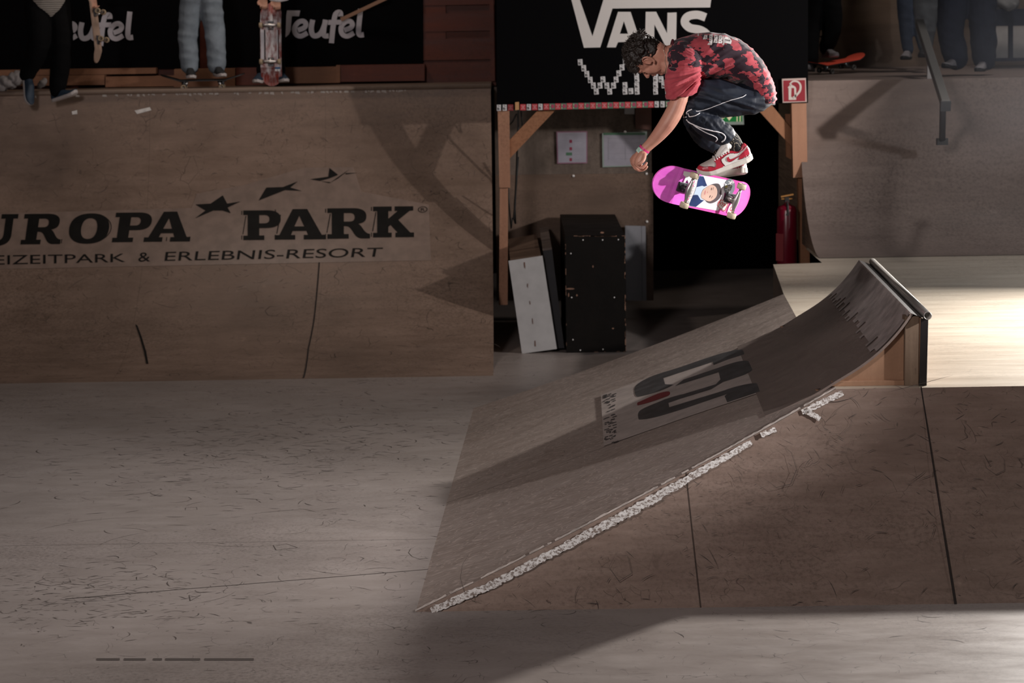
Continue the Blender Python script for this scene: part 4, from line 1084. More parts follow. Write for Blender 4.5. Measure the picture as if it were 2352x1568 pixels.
def person(label, d, hips, legs, trouser_m, shoe_m, sole_m, top_m, group=None, hemcut=None, facing=(0, -1, 0), arm=None, top_drop=0., trouser_r=(.105, .082, .062), pants_fold=.006, hands=None, bent=0.):
    """someone standing: hips and the joints of both legs read off the picture at distance d; everything above goes on upright.
    legs: [(hip, knee, ankle, toe)] each (px, py, offset in depth)"""
    C = lambda p: PY(p[0], p[1], d + (p[2] if len(p) > 2 else 0))
    H = C(hips)
    foot = min(C(l[2]).z for l in legs)
    o = empty('person', (H.x, H.y, foot - .08), label, 'person', group)
    L3 = [[C(q) for q in l] for l in legs]
    fw_ = V(facing).normalized(); side = V((0, 0, 1)).cross(fw_)
    sh = H + V((0, 0, .52)) + fw_ * bent; nk = sh + V((0, 0, .06)); hd = nk + V((0, 0, .17)) + fw_ * .02
    if arm is None: arm = [None, None]
    bm = bmesh.new()                                         # the body, one surface
    for l in L3: limb(bm, [H.lerp(l[0], .5), l[0], l[1], l[2]], [.08, .075, .05, .035], 12)
    limb(bm, [H + V((0, 0, .05)), H.lerp(sh, .5), sh - V((0, 0, .06))], [.095, .10, .11], 14)
    limb(bm, [sh, nk, hd - V((0, 0, .07))], [.06, .055, .05], 12)
    head_shapes(bm, hd, fw_, (0, 0, 1))
    arms = []
    for s_, a in ((-1, arm[0]), (1, arm[1])):
        S0 = sh + side * s_ * .18 - V((0, 0, .03))
        if a is None: E_ = S0 + side * s_ * .09 - V((0, 0, .27)) - fw_ * .03; Wr = H + V((0, 0, .27 + .05 * s_)) + fw_ * .19 + side * s_ * .07; dr = -side * s_ + V((0, 0, .2))
        else:
            Wr = C(a); mid = S0.lerp(Wr, .5); E_ = mid + side * s_ * .05 - fw_ * .06; dr = V((0, 0, -1)) if hands is None else hands
        arms.append((S0, E_, Wr)); limb(bm, [S0, E_, Wr], [.05, .042, .028], 12)
        flat_hand(bm, Wr, dr, fw_ * -s_ if a is None else side, .7 if a is None else .9)
    fuse('body', bm, M_skin_dim, o, .0075, 2)
    bm = bmesh.new()
    for l in L3:
        kn, an = l[1], l[2]
        limb(bm, [H.lerp(l[0], .6), l[0], kn, an + V((0, 0, .03))], [trouser_r[0] * 1.05, trouser_r[0], trouser_r[1], trouser_r[2]], 16)
    ball(bm, H + V((0, 0, .02)), (.17, .125, .13))
    tro = fuse('trousers', bm, trouser_m, o, .012, 3, folds(pants_fold, 9, (0.2, 0, 1), random.random() * 9))
    bm = bmesh.new()
    limb(bm, [H + V((0, 0, .14 - top_drop)), H.lerp(sh, .5), sh - V((0, 0, .05))], [.165 + .12 * top_drop, .155, .15], 16)
    for S0, E_, Wr in arms: limb(bm, [sh.lerp(S0, .4), S0, E_, E_.lerp(Wr, .8)], [.09, .075, .062, .05], 12)
    fuse('top', bm, top_m, o, .014, 3, folds(.007, 8, (0, 0, 1), random.random() * 9))
    bm = bmesh.new(); 
    ball(bm, hd + V((0, 0, .035)) - fw_ * .02, (.098, .098, .092)); fuse('hair', bm, M_darkhair, o, .01, 1, lambda p, n_: .006 * noise.noise(p * 40))
    for l in L3:
        an, toe = l[2], l[3]; f = (toe - an)
        heel = an - f.normalized() * .045 - V((0, 0, .075)) if abs(f.normalized().z) < .6 else an - f.normalized() * .03 + fw_ * -.03
        up = V((0, 0, 1)) if abs(f.normalized().z) < .6 else -fw_ * -1
        simple_shoe(o, heel, toe, up, (toe - heel).length, shoe_m, sole_m)
    return o, tro
M_blk = plain('black_cotton', (.0035, .0035, .004), .9, spec=.1)
M_blk2 = plain('black_jersey', (.006, .006, .007), .9, spec=.1)
M_jean = plain('light_blue_denim', (.20, .235, .27), .85, spec=.15, var=.16, bump=(90, .25, .003))
M_jeand = plain('dark_blue_denim', (.045, .058, .085), .85, spec=.15, var=.15)
M_jeang = plain('grey_blue_denim', (.11, .125, .14), .85, spec=.15, var=.15)
M_navy = plain('navy_trousers', (.012, .015, .026), .85, spec=.15, var=.15)
M_shoeb = plain('black_shoe', (.008, .008, .009), .6); M_shoen = plain('navy_shoe', (.018, .035, .06), .6, var=.2); M_shoeg = plain('grey_shoe', (.20, .19, .20), .6, var=.2)
M_sole = plain('off_white_sole', (.50, .46, .45), .6); M_soled = plain('black_sole', (.01, .01, .01), .7)
# striped shirt of the walking person
mt, nt, b = newmat('striped_knit'); co = nt.nodes.new('ShaderNodeTexCoord').outputs['Object']
wv = nt.nodes.new('ShaderNodeTexWave'); wv.bands_direction = 'Z'; wv.inputs['Scale'].default_value = 16; wv.inputs['Distortion'].default_value = 1.2; nt.links.new(co, wv.inputs['Vector'])
nt.links.new(mix(nt, ramp(nt, wv.outputs[1], .3, .6), (.16, .14, .12), (.34, .31, .28)), b.inputs['Base Color']); b.inputs['Roughness'].default_value = .85
M_knit = mt
o, t = person('person in black trousers and striped top stepping off the platform edge, far left', 22.62, (105, -25), [((85, 5, -.05), (88, 105, -.12), (62, 178, 0), (66, 243, -.06)), ((132, 5, .05), (142, 105, -.04), (131, 216, -.04), (178, 216, -.14))],
       M_blk, M_shoen, M_sole, M_knit, None, facing=(.75, -.65, 0), arm=[None, (214, -14, -.05)], top_drop=.25, trouser_r=(.125, .105, .075))
o, t = person('person in light blue jeans standing on a skateboard on the platform', 23.15, (462, -28), [((440, 5), (432, 85), (436, 160), (440, 182, -.26)), ((484, 5), (494, 85), (498, 158), (512, 178, -.26))],
       M_jean, M_shoeb, M_sole, M_blk2, None, trouser_r=(.112, .098, .088), pants_fold=.009)
o, t = person('person in black holding an upright skateboard, standing by the script banner', 23.45, (625, -30), [((612, 5), (611, 90), (602, 172), (588, 192, -.24)), ((632, 5), (634, 90), (643, 172), (656, 190, -.24))],
       M_blk, M_shoen, M_sole, M_blk2, None, arm=[(606, -8, -.14), (636, -6, -.14)], hands=(0, -.35, -1), trouser_r=(.085, .068, .055))
bm = bmesh.new(); limb(bm, [PY(622, -2, 23.2), PY(640, -1, 23.2), PY(660, -3, 23.2)], [.018, .026, .018]); tag(fuse('white_cloth', bm, plain('white_cloth', (.62, .6, .62), .8), None, .006, 2), 'small white cloth held above the upright skateboard', 'cloth')
# the boards on the left
q = PY(222, 60, 22.5)
skateboard('skateboard', 'skateboard seen edge-on, held upright by the walking person', board_matrix(PY(221, 60, 22.55), PY(226, 125, 22.55) - PY(212, 5, 22.6), (1, -.12, .1)), plain('bare_maple', (.36, .25, .19), .6), M_grip, M_oldw, None, None, None, .1, .34, .13)
zc_ = QH
def stand_board(label, px, py, d, yaw, deck_m, wheel=M_oldw, z=QH):
    c = PY(px, py, d); c.z = z + .058 + .0265 + .001
    return skateboard('skateboard', label, board_matrix(c, (math.cos(yaw), math.sin(yaw), 0), (0, 0, -1)), deck_m, M_grip, wheel)
stand_board('skateboard under the black shoes of the jeans wearer', 466, 188, 23.15, .05, plain('black_deck', (.012, .011, .011), .6))
# upright board with a scraped red and white underside
mt, nt, b = newmat('scraped_red_white_graphic'); co = nt.nodes.new('ShaderNodeTexCoord').outputs['Object']
n1 = noise_(nt, co, 10, 6, .7, (.6, 2.2, 1)); n2 = noise_(nt, co, 5, 5, .7, (.8, 2.5, 1), (4, 2, 0))
c1 = mix(nt, ramp(nt, n1, .42, .6), (.16, .03, .025), (.50, .48, .50)); c2 = mix(nt, ramp(nt, n2, .60, .66), c1, (.06, .05, .055))
sx = nt.nodes.new('ShaderNodeSeparateXYZ'); nt.links.new(co, sx.inputs[0])
c3 = mix(nt, ramp(nt, math_(nt, 'ABSOLUTE', sx.outputs[0]), .27, .36), c2, mix(nt, ramp(nt, n1, .4, .7), (.32, .035, .02), (.45, .36, .36)))
nt.links.new(c3, b.inputs['Base Color']); b.inputs['Roughness'].default_value = .35
def old_gfx(o, d, dz):
    for y0, y1, mm in ((.052, .063, M_ink), (-.078, -.070, M_ink), (.066, .096, plain('pale_scrape', (.52, .50, .54), .5)), (-.066, -.058, plain('pale_scrape', (0, 0, 0)))):
        bm = bmesh.new(); poly(bm, [[(-.15, y0), (.135, y0), (.135, y1), (-.15, y1)]], lambda x, y: V((x, y, .0012)), .05); e = mesh('stripe', bm, mm, d)
    bm = bmesh.new()
    poly(bm, [[(-.24, -.09), (-.225, -.09), (-.225, -.04), (-.24, -.04)]], lambda x, y: V((x, y, dz(x) + .0015))); mesh('blue_sticker', bm, plain('blue_sticker', (.02, .12, .30), .4), d)
    bm = bmesh.new()
    for y in (-.085, -.058): poly(bm, [[(-.262, y), (-.243, y), (-.243, y + .022), (-.262, y + .022)]], lambda x, y: V((x, y, dz(x) + .0018)))
    mesh('white_label', bm, plain('bright_label', (.75, .78, .8), .4), d)
pb, pt_ = PY(623, 197, 23.25), PY(621, 4, 23.32)
skateboard('skateboard', 'scraped red and white skateboard standing upright on its tail before the person in black', board_matrix((pb + pt_) / 2, pt_ - pb, (-.04, -1, 0)), mt, M_grip, M_oldw, None, None, old_gfx, .102, (pt_ - pb).length / 2, .175)
bm = bmesh.new(); stA, stB = PY(790, 42, LW - .10), PY(892, -6, LW - .25); bar(bm, stA, stB, .022, .035); bar(bm, stA, stA + (stA - stB) * .06, .026, .04)
tag(mesh('wooden_stick', bm, plain('pale_brown_stick', (.30, .17, .11), .6)), 'slanting pale brown wooden stick in front of the script banner', 'stick')
# crumpled grey things on the floor behind the walking person
def crumple(label, pts, mat, seed):
    bm = bmesh.new()
    for px, py, d, r in pts: ball(bm, PY(px, py, d), (r * 1.5, r, r * .75), Matrix.Rotation(seed, 3, 'Y'), 3)
    o = fuse('jacket', bm, mat, None, .012, 2, lambda p, n_: .02 * noise.noise(p * 13 + V((seed, 0, 0))) + .012 * (1 - abs(noise.noise(p * 25)) * 2)); tag(o, label, 'jacket')
M_greycloth = plain('grey_cloth', (.20, .185, .185), .8, var=.15)
crumple('crumpled grey jacket lying behind the walking person\'s rear foot', [(18, 190, 23.5, .06), (36, 182, 23.5, .055), (-5, 196, 23.5, .06), (44, 170, 23.55, .03)], M_greycloth, .6)
crumple('small pale grey bundle between the legs of the walking person', [(92, 196, 23.4, .035), (98, 190, 23.4, .03), (74, 203, 23.35, .022)], M_greycloth, 2.2)

# ================================================================== RIGHT PLATFORM
RD = 23.3
RD = 24.0
o, t = person('person in black trousers with one foot on an orange skateboard', RD, (1888, -40), [((1872, -5), (1862, 70), (1862, 150, -.2), (1848, 160, -.35)), ((1905, -5), (1912, 60), (1898, 118), (1922, 132, -.16))],
       M_blk, M_shoeg, M_shoeg, M_blk2, None, facing=(.5, -.8, 0), trouser_r=(.12, .095, .075))
c = PY(1921, 138, RD - .1); lx = V((.80, .58, .10))
skateboard('skateboard', 'skateboard with an orange top under the foot of the person in black, right platform', board_matrix((c.x, c.y, RTOP + .105), lx, (-.05, .02, -1)), plain('black_deck', (0, 0, 0)), plain('orange_grip', (.62, .06, .025), .8), M_dwheel, None, None, None, .105, .36, .15)
o, t = person('person in dark blue jeans and pale shoes at the back of the right platform', 24.75, (2092, -42), [((2078, -10), (2080, 65), (2086, 122), (2076, 138, -.2)), ((2108, -10), (2112, 65), (2122, 116), (2128, 133, -.2))],
       M_jeand, M_shoeg, M_soled, M_blk2, None, trouser_r=(.085, .07, .055))
o, t = person('person in wide grey-blue jeans standing behind the grind rail', 23.9, (2128, -38), [((2118, -8), (2120, 60), (2124, 112), (2118, 134, -.22)), ((2142, -8), (2134, 60), (2130, 110), (2134, 132, -.2))],
       M_jeang, M_shoeb, M_soled, M_blk2, None, trouser_r=(.10, .075, .055))
o, t = person('person in very wide navy trousers right of the grind rail', 22.95, (2222, -48), [((2192, -10), (2184, 70), (2196, 142), (2168, 156, -.26)), ((2252, -10), (2258, 70), (2262, 144), (2246, 166, -.24))],
       M_navy, M_shoeg, M_soled, M_blk2, None, trouser_r=(.15, .13, .115), pants_fold=.012)
# dark table with pale panels behind
tb = empty('table', PY(2316, 146, 24.5), 'dark table with a central leg at the back of the right platform', 'table')
bm = bmesh.new(); slabpoly(bm, [[(2276, 22), (2420, 20), (2420, 58), (2276, 60)]], 24.45, .5); under(tb, mesh('table_top', bm, M_navy))
bm = bmesh.new(); slabpoly(bm, [[(2318, 58), (2327, 58), (2327, 140), (2318, 140)]], 24.5, .06); under(tb, mesh('leg', bm, M_navy))
bm = bmesh.new(); slabpoly(bm, [[(2276, 134), (2420, 132), (2420, 139), (2276, 141)]], 24.48, .08); under(tb, mesh('foot_bar', bm, M_navy))
M_wp = plain('pale_grey_board', (.34, .31, .29), .6, var=.1)
o = mesh('white_board', (lambda b: (slabpoly(b, [[(2282, 40), (2420, 38), (2420, 134), (2281, 138)]], 25.2, .03), b)[1])(bmesh.new()), M_wp); tag(o, 'pale board leaning on the wall behind the dark table', 'board')
bm = bmesh.new(); ball(bm, PY(2310, 8, 24.6), (.14, .12, .10)); limb(bm, [PY(2300, 5, 24.5), PY(2320, 16, 24.4), PY(2330, 10, 24.35)], [.05, .045, .03])
tag(fuse('jacket', bm, plain('grey_fleece', (.13, .13, .13), .9, var=.2), None, .012, 2, folds(.01, 9, (1, 0, 1))), 'grey jacket heaped on top of the dark table', 'jacket')
# grind rail
gr = empty('grind_rail', PY(2168, 320, 22.3), 'dark square steel grind rail running down the right quarter pipe', 'rail')
M_rail = plain('grey_green_rail', (.09, .09, .085), .5, .3)
RA, RB = PY(2112, 52, 23.0), PY(2172, 240, 21.0)
bm = bmesh.new(); bar(bm, RA, RB, .075, .075, (0, 0, 1), .006); under(gr, mesh('rail_bar', bm, M_rail))
bm = bmesh.new(); bar(bm, RB + (RA - RB).normalized() * .01 + V((0, 0, -.01)), RB + V((0, 0, -.01)) + (RB - RA).normalized() * .02, .088, .088); under(gr, mesh('end_cap', bm, plain('black_cap', (.012, .014, .018), .5)))
for px, y0, y1, d0, d1, mm in ((2166, 236, 322, 21.1, 21.7, plain('dark_rail_leg', (.035, .035, .04), .5)), (2136, 130, 196, 22.3, 22.25, plain('pale_rail_leg', (.30, .28, .28), .4))):
    bm = bmesh.new(); bar(bm, PY(px, y0, d0), PY(px - 2, y1, d1), .045, .045, (0, 1, 0)); lg = under(gr, mesh('leg', bm, mm))
    bm = bmesh.new(); p = PY(px - 2, y1 + 3, d1); box(bm, (-.05, -.03, -.03), (.05, .03, .03), Matrix.Translation(p)); e = mesh('foot_plate', bm, plain('black_cap', (0, 0, 0))); e.parent = lg; e.matrix_parent_inverse = Matrix()

# ================================================================== THE SKATER
SD = 13.5
def S(px, py, off=0.): return PY(px, py, SD + off)
PXM = 1 / 403.                                             # metres in one picture point at the skater
def bvh_of(*obs):
    vs, fs = [], []
    for o in obs:
        n0 = len(vs); vs += [o.matrix_world @ v.co for v in o.data.vertices]; fs += [[n0 + i for i in p.vertices] for p in o.data.polygons]
    return BVHTree.FromPolygons(vs, fs)
def drape(bv, off=.002):
    """lay a picture point on the cloth it falls on"""
    def f(px, py):
        d = ray(px, py).normalized(); h = bv.ray_cast(CO, d)
        if h[0] is None:
            q = CO + d * 13.6; n_ = bv.find_nearest(q); return n_[0] + (n_[1] * off if n_[1].dot(d) < 0 else -n_[1] * off)
        n_ = h[1] if h[1].dot(d) < 0 else -h[1]
        return h[0] + n_ * off
    return f
pers = empty('person', S(1640, 330), 'skater in a red and black bleached T-shirt crouching in mid-air above the pink skateboard', 'person')
def parts_at(o): return under(pers, o)
# ---- skin: subtle warm tone
mt, nt, b = newmat('skater_skin'); co = nt.nodes.new('ShaderNodeTexCoord').outputs['Object']
n1 = noise_(nt, co, 14, 4); nt.links.new(mix(nt, ramp(nt, n1, .35, .7), (.56, .28, .20), (.47, .205, .15)), b.inputs['Base Color'])
b.inputs['Roughness'].default_value = .48; b.inputs['Subsurface Weight'].default_value = .06; b.inputs['Subsurface Radius'].default_value = (.01, .004, .002); b.inputs['Subsurface Scale'].default_value = .3
M_skin = mt
# ---- head frame: the face looks down, the crown points left
TURN = 26
HU = (CR * -.985 + CU * .17).normalized()                  # chin to crown
HF0 = (CR * -.17 - CU * .985).normalized()                 # out of the face
HL = HU.cross(HF0)                                        # to the head's left
if HL.dot(FW) > 0: HL = -HL
HC_ = S(1485, 131, 0)
turn = Matrix.Rotation(math.radians(TURN), 3, HU)          # the face is turned a little away from the camera
HF = turn @ HF0; HL = turn @ HL
if HF.dot(FW) < HF0.dot(FW): HF = turn.inverted() @ HF0; HL = turn.inverted() @ turn.inverted() @ HL
HM = Matrix((HF, HL, HU)).transposed()
KH = 1.0
def HP(x, y, z): return HC_ + HF * x * KH + HL * y * KH + HU * z * KH
bm = bmesh.new()
E_ = lambda c, r, sub=3: ball(bm, HP(*c), V(r) * KH, HM, sub)
E_((-.012, 0, .022), (.100, .077, .093)); E_((.030, 0, -.046), (.062, .060, .072)); E_((.052, 0, -.086), (.034, .036, .028), 2)
E_((.072, 0, -.099), (.020, .022, .018), 2); E_((.074, 0, .022), (.022, .054, .018)); E_((.062, 0, .052), (.034, .058, .040))
E_((.062, .028, .012), (.024, .022, .012), 2); E_((.062, -.028, .012), (.024, .022, .012), 2)
limb(bm, [HP(.080, 0, .010), HP(.097, 0, -.008), HP(.112, 0, -.026)], [.008, .010, .0125], 10)
for y in (-1, 1):
    E_((.098, y * .0125, -.030), (.010, .008, .008), 2); E_((.052, y * .036, -.026), (.032, .024, .034), 2); E_((.022, y * .046, -.050), (.050, .018, .046), 2)
    E_((.072, y * .031, .000), (.012, .015, .009), 2)      # closed lids looking down
E_((.093, 0, -.052), (.012, .024, .0062), 2); E_((.090, 0, -.0655), (.012, .020, .0068), 2); E_((.083, 0, -.044), (.014, .022, .010), 2)
# ears: rim, bowl and lobe
def ear(sy):
    c = V((-.006, sy * .076, -.012))
    rim = [c + V((.012, sy * .006, -.014)), c + V((.014, sy * .009, .012)), c + V((.004, sy * .014, .031)), c + V((-.014, sy * .019, .034)), c + V((-.026, sy * .020, .016)), c + V((-.022, sy * .016, -.010)), c + V((-.010, sy * .010, -.030)), c + V((.006, sy * .006, -.034))]
    limb(bm, [HP(*p) for p in rim], [.0045, .005, .0055, .006, .0058, .005, .0065, .006], 8)
    limb(bm, [HP(*(c + V(p))) for p in ((-.004, sy * .010, .022), (-.013, sy * .013, .008), (-.010, sy * .011, -.012))], [.004, .0045, .004], 8)
    E_(c + V((-.010, sy * .006, .0)), (.020, .006, .030), 2)
ear(1); ear(-1)
# neck, trunk, arms
SHL, SHR = S(1574, 146, -.175), S(1572, 148, .185)
NB = S(1560, 128, 0)
limb(bm, [HP(-.045, 0, -.035), S(1524, 130, 0), S(1548, 130, 0), NB], [.062, .063, .070, .085], 16)
limb(bm, [HP(-.01, 0, -.06), S(1535, 148, 0)], [.05, .06], 14)
limb(bm, [NB, S(1610, 132, 0), S(1670, 142, 0), S(1725, 178, 0), S(1745, 215, 0)], [.085, .105, .105, .085, .075], 16)
for sgn, SH in ((-1, SHL), (1, SHR)): limb(bm, [S(1575, 132, sgn * .08), SH], [.07, .05], 12)
ELL, WRL = S(1546, 262, -.235), S(1477, 346, -.20)
limb(bm, [SHL, S(1566, 205, -.225), S(1556, 240, -.235), ELL, S(1532, 285, -.232), S(1514, 308, -.222), S(1494, 330, -.208), WRL], [.052, .050, .0485, .0495, .0470, .040, .0305, .0265], 18)
ball(bm, S(1551, 263, -.235), .036, None, 2)
ELR, WRR = S(1618, 232, .27), S(1655, 236, .30)
limb(bm, [SHR, S(1590, 185, .27), ELR, WRR], [.05, .054, .046, .028], 14)
# left hand: a loose fist, knuckles leading, fingers folded back towards the wrist
hd0 = (S(1466, 366, -.205) - WRL)
def HH(px, py, off): return S(px, py, off)
limb(bm, [WRL, S(1471, 355, -.200), S(1463, 366, -.198), S(1459, 372, -.196)], [.026, .029, .031, .026], 14)
limb(bm, [WRL, S(1475, 356, -.222), S(1468, 370, -.226), S(1465, 376, -.224)], [.022, .025, .025, .020], 12)
limb(bm, [S(1474, 352, -.18), S(1459, 362, -.168), S(1454, 367, -.162)], [.022, .022, .017], 12)
fingers = [((1450.5, 367, -.150), (1455, 381, -.140), (1466, 383, -.146), (1473, 378, -.152), .0086),
           ((1453.5, 373, -.176), (1460.5, 387.5, -.172), (1473, 388, -.176), (1479, 381, -.180), .0092),
           ((1458, 378.5, -.202), (1467.5, 391, -.202), (1479.5, 389, -.205), (1486, 382.5, -.206), .0090),
           ((1463.5, 380, -.228), (1472.5, 386.5, -.236), (1481, 381, -.238), (1485.5, 374, -.234), .0080)]
for k, p1, p2, p3, r in fingers:
    limb(bm, [S(k[0] + 3, k[1] - 4, k[2]), S(*k), S(*p1), S(*p2), S(*p3)], [r * 1.2, r * 1.2, r * 1.08, r, r * .86], 10)
limb(bm, [S(1480, 356, -.236), S(1478.5, 366, -.254), S(1473, 373, -.262), S(1466, 377, -.258)], [.0140, .0115, .0100, .0086], 10)
flat_hand(bm, WRR, S(1680, 222, .36) - WRR, (0, 0, 1), .8)
# legs under the trousers
HPL, HPR = S(1738, 222, -.10), S(1738, 224, .11)
KNL, KNR = S(1592, 240, -.17), S(1588, 262, .17)
ANL, ANR = S(1693, 332, -.13), S(1664, 352, .13)
limb(bm, [HPL, KNL], [.065, .05], 12); limb(bm, [KNL, S(1636, 288, -.15), S(1670, 314, -.135), ANL], [.05, .046, .034, .03], 12)
limb(bm, [HPR, KNR], [.065, .05], 12); limb(bm, [KNR, S(1620, 308, .15), ANR], [.045, .04, .028], 12)
ball(bm, S(1738, 214, 0), (.07, .12, .065))
body = fuse('body', bm, M_skin, pers, .0031, 6)
# lash lines and brows
bm = bmesh.new()
for y in (-1, 1): limb(bm, [HP(.080, y * .016, -.004), HP(.0845, y * .031, -.0045), HP(.078, y * .045, -.002)], [.0022, .0028, .0018], 6)
under(pers, mesh('eyelashes', bm, M_darkhair, smooth=True))
bm = bmesh.new()
for y in (-1, 1): limb(bm, [HP(.092, y * .014, .021), HP(.090, y * .032, .027), HP(.076, y * .050, .022)], [.004, .0048, .003], 8)
under(pers, mesh('eyebrows', bm, M_darkhair, smooth=True))
bm = bmesh.new(); limb(bm, [HP(.1035, -.020, -.0585), HP(.1065, 0, -.0582), HP(.1035, .020, -.0585)], [.0015, .002, .0015], 6)  # shade in the crease between the lips, painted as a dark line
under(pers, mesh('mouth_line', bm, plain('lip_crease_shade', (.22, .06, .05), .5), smooth=True))
# hair: cropped sides, thick curls over the crown and forehead
bm = bmesh.new()
ball(bm, HP(-.022, 0, .034), V((.098, .082, .094)), HM); ball(bm, HP(-.055, 0, -.018), V((.058, .068, .055)), HM); 
ball(bm, HP(-.004, 0, .062), V((.092, .076, .055)), HM); ball(bm, HP(.056, 0, .068), V((.044, .060, .036)), HM)
ball(bm, HP(-.092, 0, .040), V((.046, .064, .058)), HM, 2); ball(bm, HP(-.075, 0, .0), V((.046, .060, .05)), HM, 2)
rng = random.Random(3)
for i in range(150):
    th, ph = rng.uniform(0, 2 * PI), rng.uniform(.05, 1.65)
    dx, dy, dz = math.sin(ph) * math.cos(th), math.sin(ph) * math.sin(th), math.cos(ph)
    if dz < .1 and dx > .35: continue
    ball(bm, HP(-.020 + dx * .110, dy * .088, .036 + dz * .084), rng.uniform(.009, .018), None, 2)
hair_m = plain('curly_dark_hair', (.013, .008, .006), .38, spec=.6, bump=(140, .8, .006))
hair = fuse('hair', bm, hair_m, pers, .0048, 1, lambda p, n_: .0055 * noise.noise(p * 70) + .003 * noise.noise(p * 160))
bm = bmesh.new()                                          # loose curls standing off the hair
for i in range(420):
    th, ph = rng.uniform(0, 2 * PI), rng.uniform(.0, 1.6)
    dx, dy, dz = math.sin(ph) * math.cos(th), math.sin(ph) * math.sin(th), math.cos(ph)
    if dz < .05 and dx > .35: continue
    n_ = (HF * dx + HL * dy + HU * dz).normalized(); p = HP(-.022 + dx * .112, dy * .088, .036 + dz * .086)
    t1, t2 = frame_of(n_); a0 = rng.uniform(0, 6.3); r = rng.uniform(.006, .012); l = rng.uniform(.010, .026)
    tube(bm, [p + n_ * l * k / 7 + (t1 * math.cos(a0 + k * .9) + t2 * math.sin(a0 + k * .9)) * r * (k / 7) for k in range(8)], [.0021 - .0015 * k / 7 for k in range(8)], 5)
h2 = mesh('curl', bm, plain('curl_hair', (.03, .02, .015), .32, spec=.7), hair, True); h2.matrix_parent_inverse = Matrix(); h2['kind'] = 'stuff'

# ---- T-shirt
mt, nt, b = newmat('bleached_tee'); co = nt.nodes.new('ShaderNodeTexCoord').outputs['Object']
at_ = nt.nodes.new('ShaderNodeAttribute'); at_.attribute_name = 'bleach'
nA = noise_(nt, co, 15, 3, .5, (1, 1, 1.6), (1.3, .4, .2)); nB = noise_(nt, co, 24, 2, .5, (1, 1, 1), (4, 1, .2))
sm = math_(nt, 'ADD', math_(nt, 'ADD', nA, math_(nt, 'MULTIPLY', nB, .28)), at_.outputs['Fac'])
nt.links.new(mix(nt, ramp(nt, sm, .655, .668), (.028, .014, .022), mix(nt, ramp(nt, nB, .3, .7), (.36, .048, .066), (.44, .075, .09))), b.inputs['Base Color'])
b.inputs['Roughness'].default_value = .8; b.inputs['Specular IOR Level'].default_value = .2; b.inputs['Sheen Weight'].default_value = .15
fn_ = noise_(nt, co, 420, 2); bmp = nt.nodes.new('ShaderNodeBump'); bmp.inputs['Strength'].default_value = .15; bmp.inputs['Distance'].default_value = .001
nt.links.new(fn_, bmp.inputs['Height']); nt.links.new(bmp.outputs[0], b.inputs['Normal'])
M_tee = mt
def ringloft(bm, secs, seg=28, cap=True):
    """secs: (back picture point, belly picture point, half width, depth offset)"""
    rings = []
    for bk, fr_, hw, off in secs:
        A, B = S(*bk, off), S(*fr_, off); c = (A + B) / 2; u_ = (A - B) / 2; w_ = V((0, 1, 0)) * hw
        w_ = w_ - u_.normalized() * w_.dot(u_.normalized()); 
        ring = []
        for k in range(seg):
            a = 2 * PI * k / seg; ca, sa = math.cos(a), math.sin(a)
            ring.append(bm.verts.new(c + u_ * math.copysign(abs(ca) ** .85, ca) + w_ * math.copysign(abs(sa) ** .8, sa)))
        rings.append(ring)
    for a, b_ in zip(rings, rings[1:]):
        for k in range(seg): bm.faces.new((a[k], a[(k + 1) % seg], b_[(k + 1) % seg], b_[k]))
    if cap: bm.faces.new(rings[0][::-1]); bm.faces.new(rings[-1])
    bmesh.ops.recalc_face_normals(bm, faces=bm.faces[:])
bm = bmesh.new()
tor = [((1545, 93), (1533, 164), .075, 0), ((1554, 90), (1536, 172), .105, 0), ((1572, 85), (1548, 185), .17, 0), ((1600, 77), (1575, 196), .205, 0), ((1632, 74), (1606, 190), .215, 0), ((1664, 77), (1640, 183), .215, 0),
       ((1698, 90), (1664, 181), .21, 0), ((1727, 110), (1683, 190), .205, 0), ((1750, 137), (1698, 200), .20, 0), ((1767, 168), (1707, 208), .20, 0), ((1778, 200), (1714, 214), .195, 0), ((1782, 225), (1722, 221), .19, 0), ((1777, 237), (1736, 229), .18, 0)]
ringloft(bm, tor)
# left sleeve: wide, hanging from the shoulder
slv = [((1590, 110), (1556, 128), .05), ((1608, 140), (1538, 150), .07), ((1612, 172), (1528, 180), .075), ((1608, 200), (1527, 205), .075), ((1603, 214), (1530, 231), .070)]
b2 = bmesh.new(); rings = []
for i, (a, c_, hw) in enumerate(slv):
    off = -.13 - .115 * min(1, i / 2.2)
    A, B = S(*a, off), S(*c_, off); c = (A + B) / 2; u_ = (A - B) / 2
    rings.append([b2.verts.new(c + u_ * math.cos(2 * PI * k / 20) + V((0, 1, 0)) * hw * math.sin(2 * PI * k / 20)) for k in range(20)])
for a, b_ in zip(rings, rings[1:]):
    for k in range(20): b2.faces.new((a[k], a[(k + 1) % 20], b_[(k + 1) % 20], b_[k]))
b2.faces.new(rings[0][::-1]); b2.faces.new(rings[-1]); bmesh.ops.recalc_face_normals(b2, faces=b2.faces[:])
tmp = bpy.data.meshes.new('joining'); b2.to_mesh(tmp); b2.free(); bm.from_mesh(tmp); bpy.data.meshes.remove(tmp)
limb(bm, [S(1568, 128, -.10), S(1580, 145, -.17), S(1572, 175, -.21)], [.09, .085, .078], 16)
limb(bm, [S(1568, 128, .10), S(1580, 145, .17), S(1590, 178, .25), S(1602, 208, .28)], [.09, .085, .075, .068], 16)
def px_of(p):
    q = p - CO; z = q.dot(FW); return 1176 + FPX * q.dot(CR) / z, 784 - FPX * q.dot(CU) / z
def ridge(x, y, ang, freq, seed):
    c, s_ = math.cos(ang), math.sin(ang); u_, v_ = x * c + y * s_, -x * s_ + y * c
    return 1 - abs(noise.noise(V((u_ * freq * .16, v_ * freq, seed))) * 2.2)
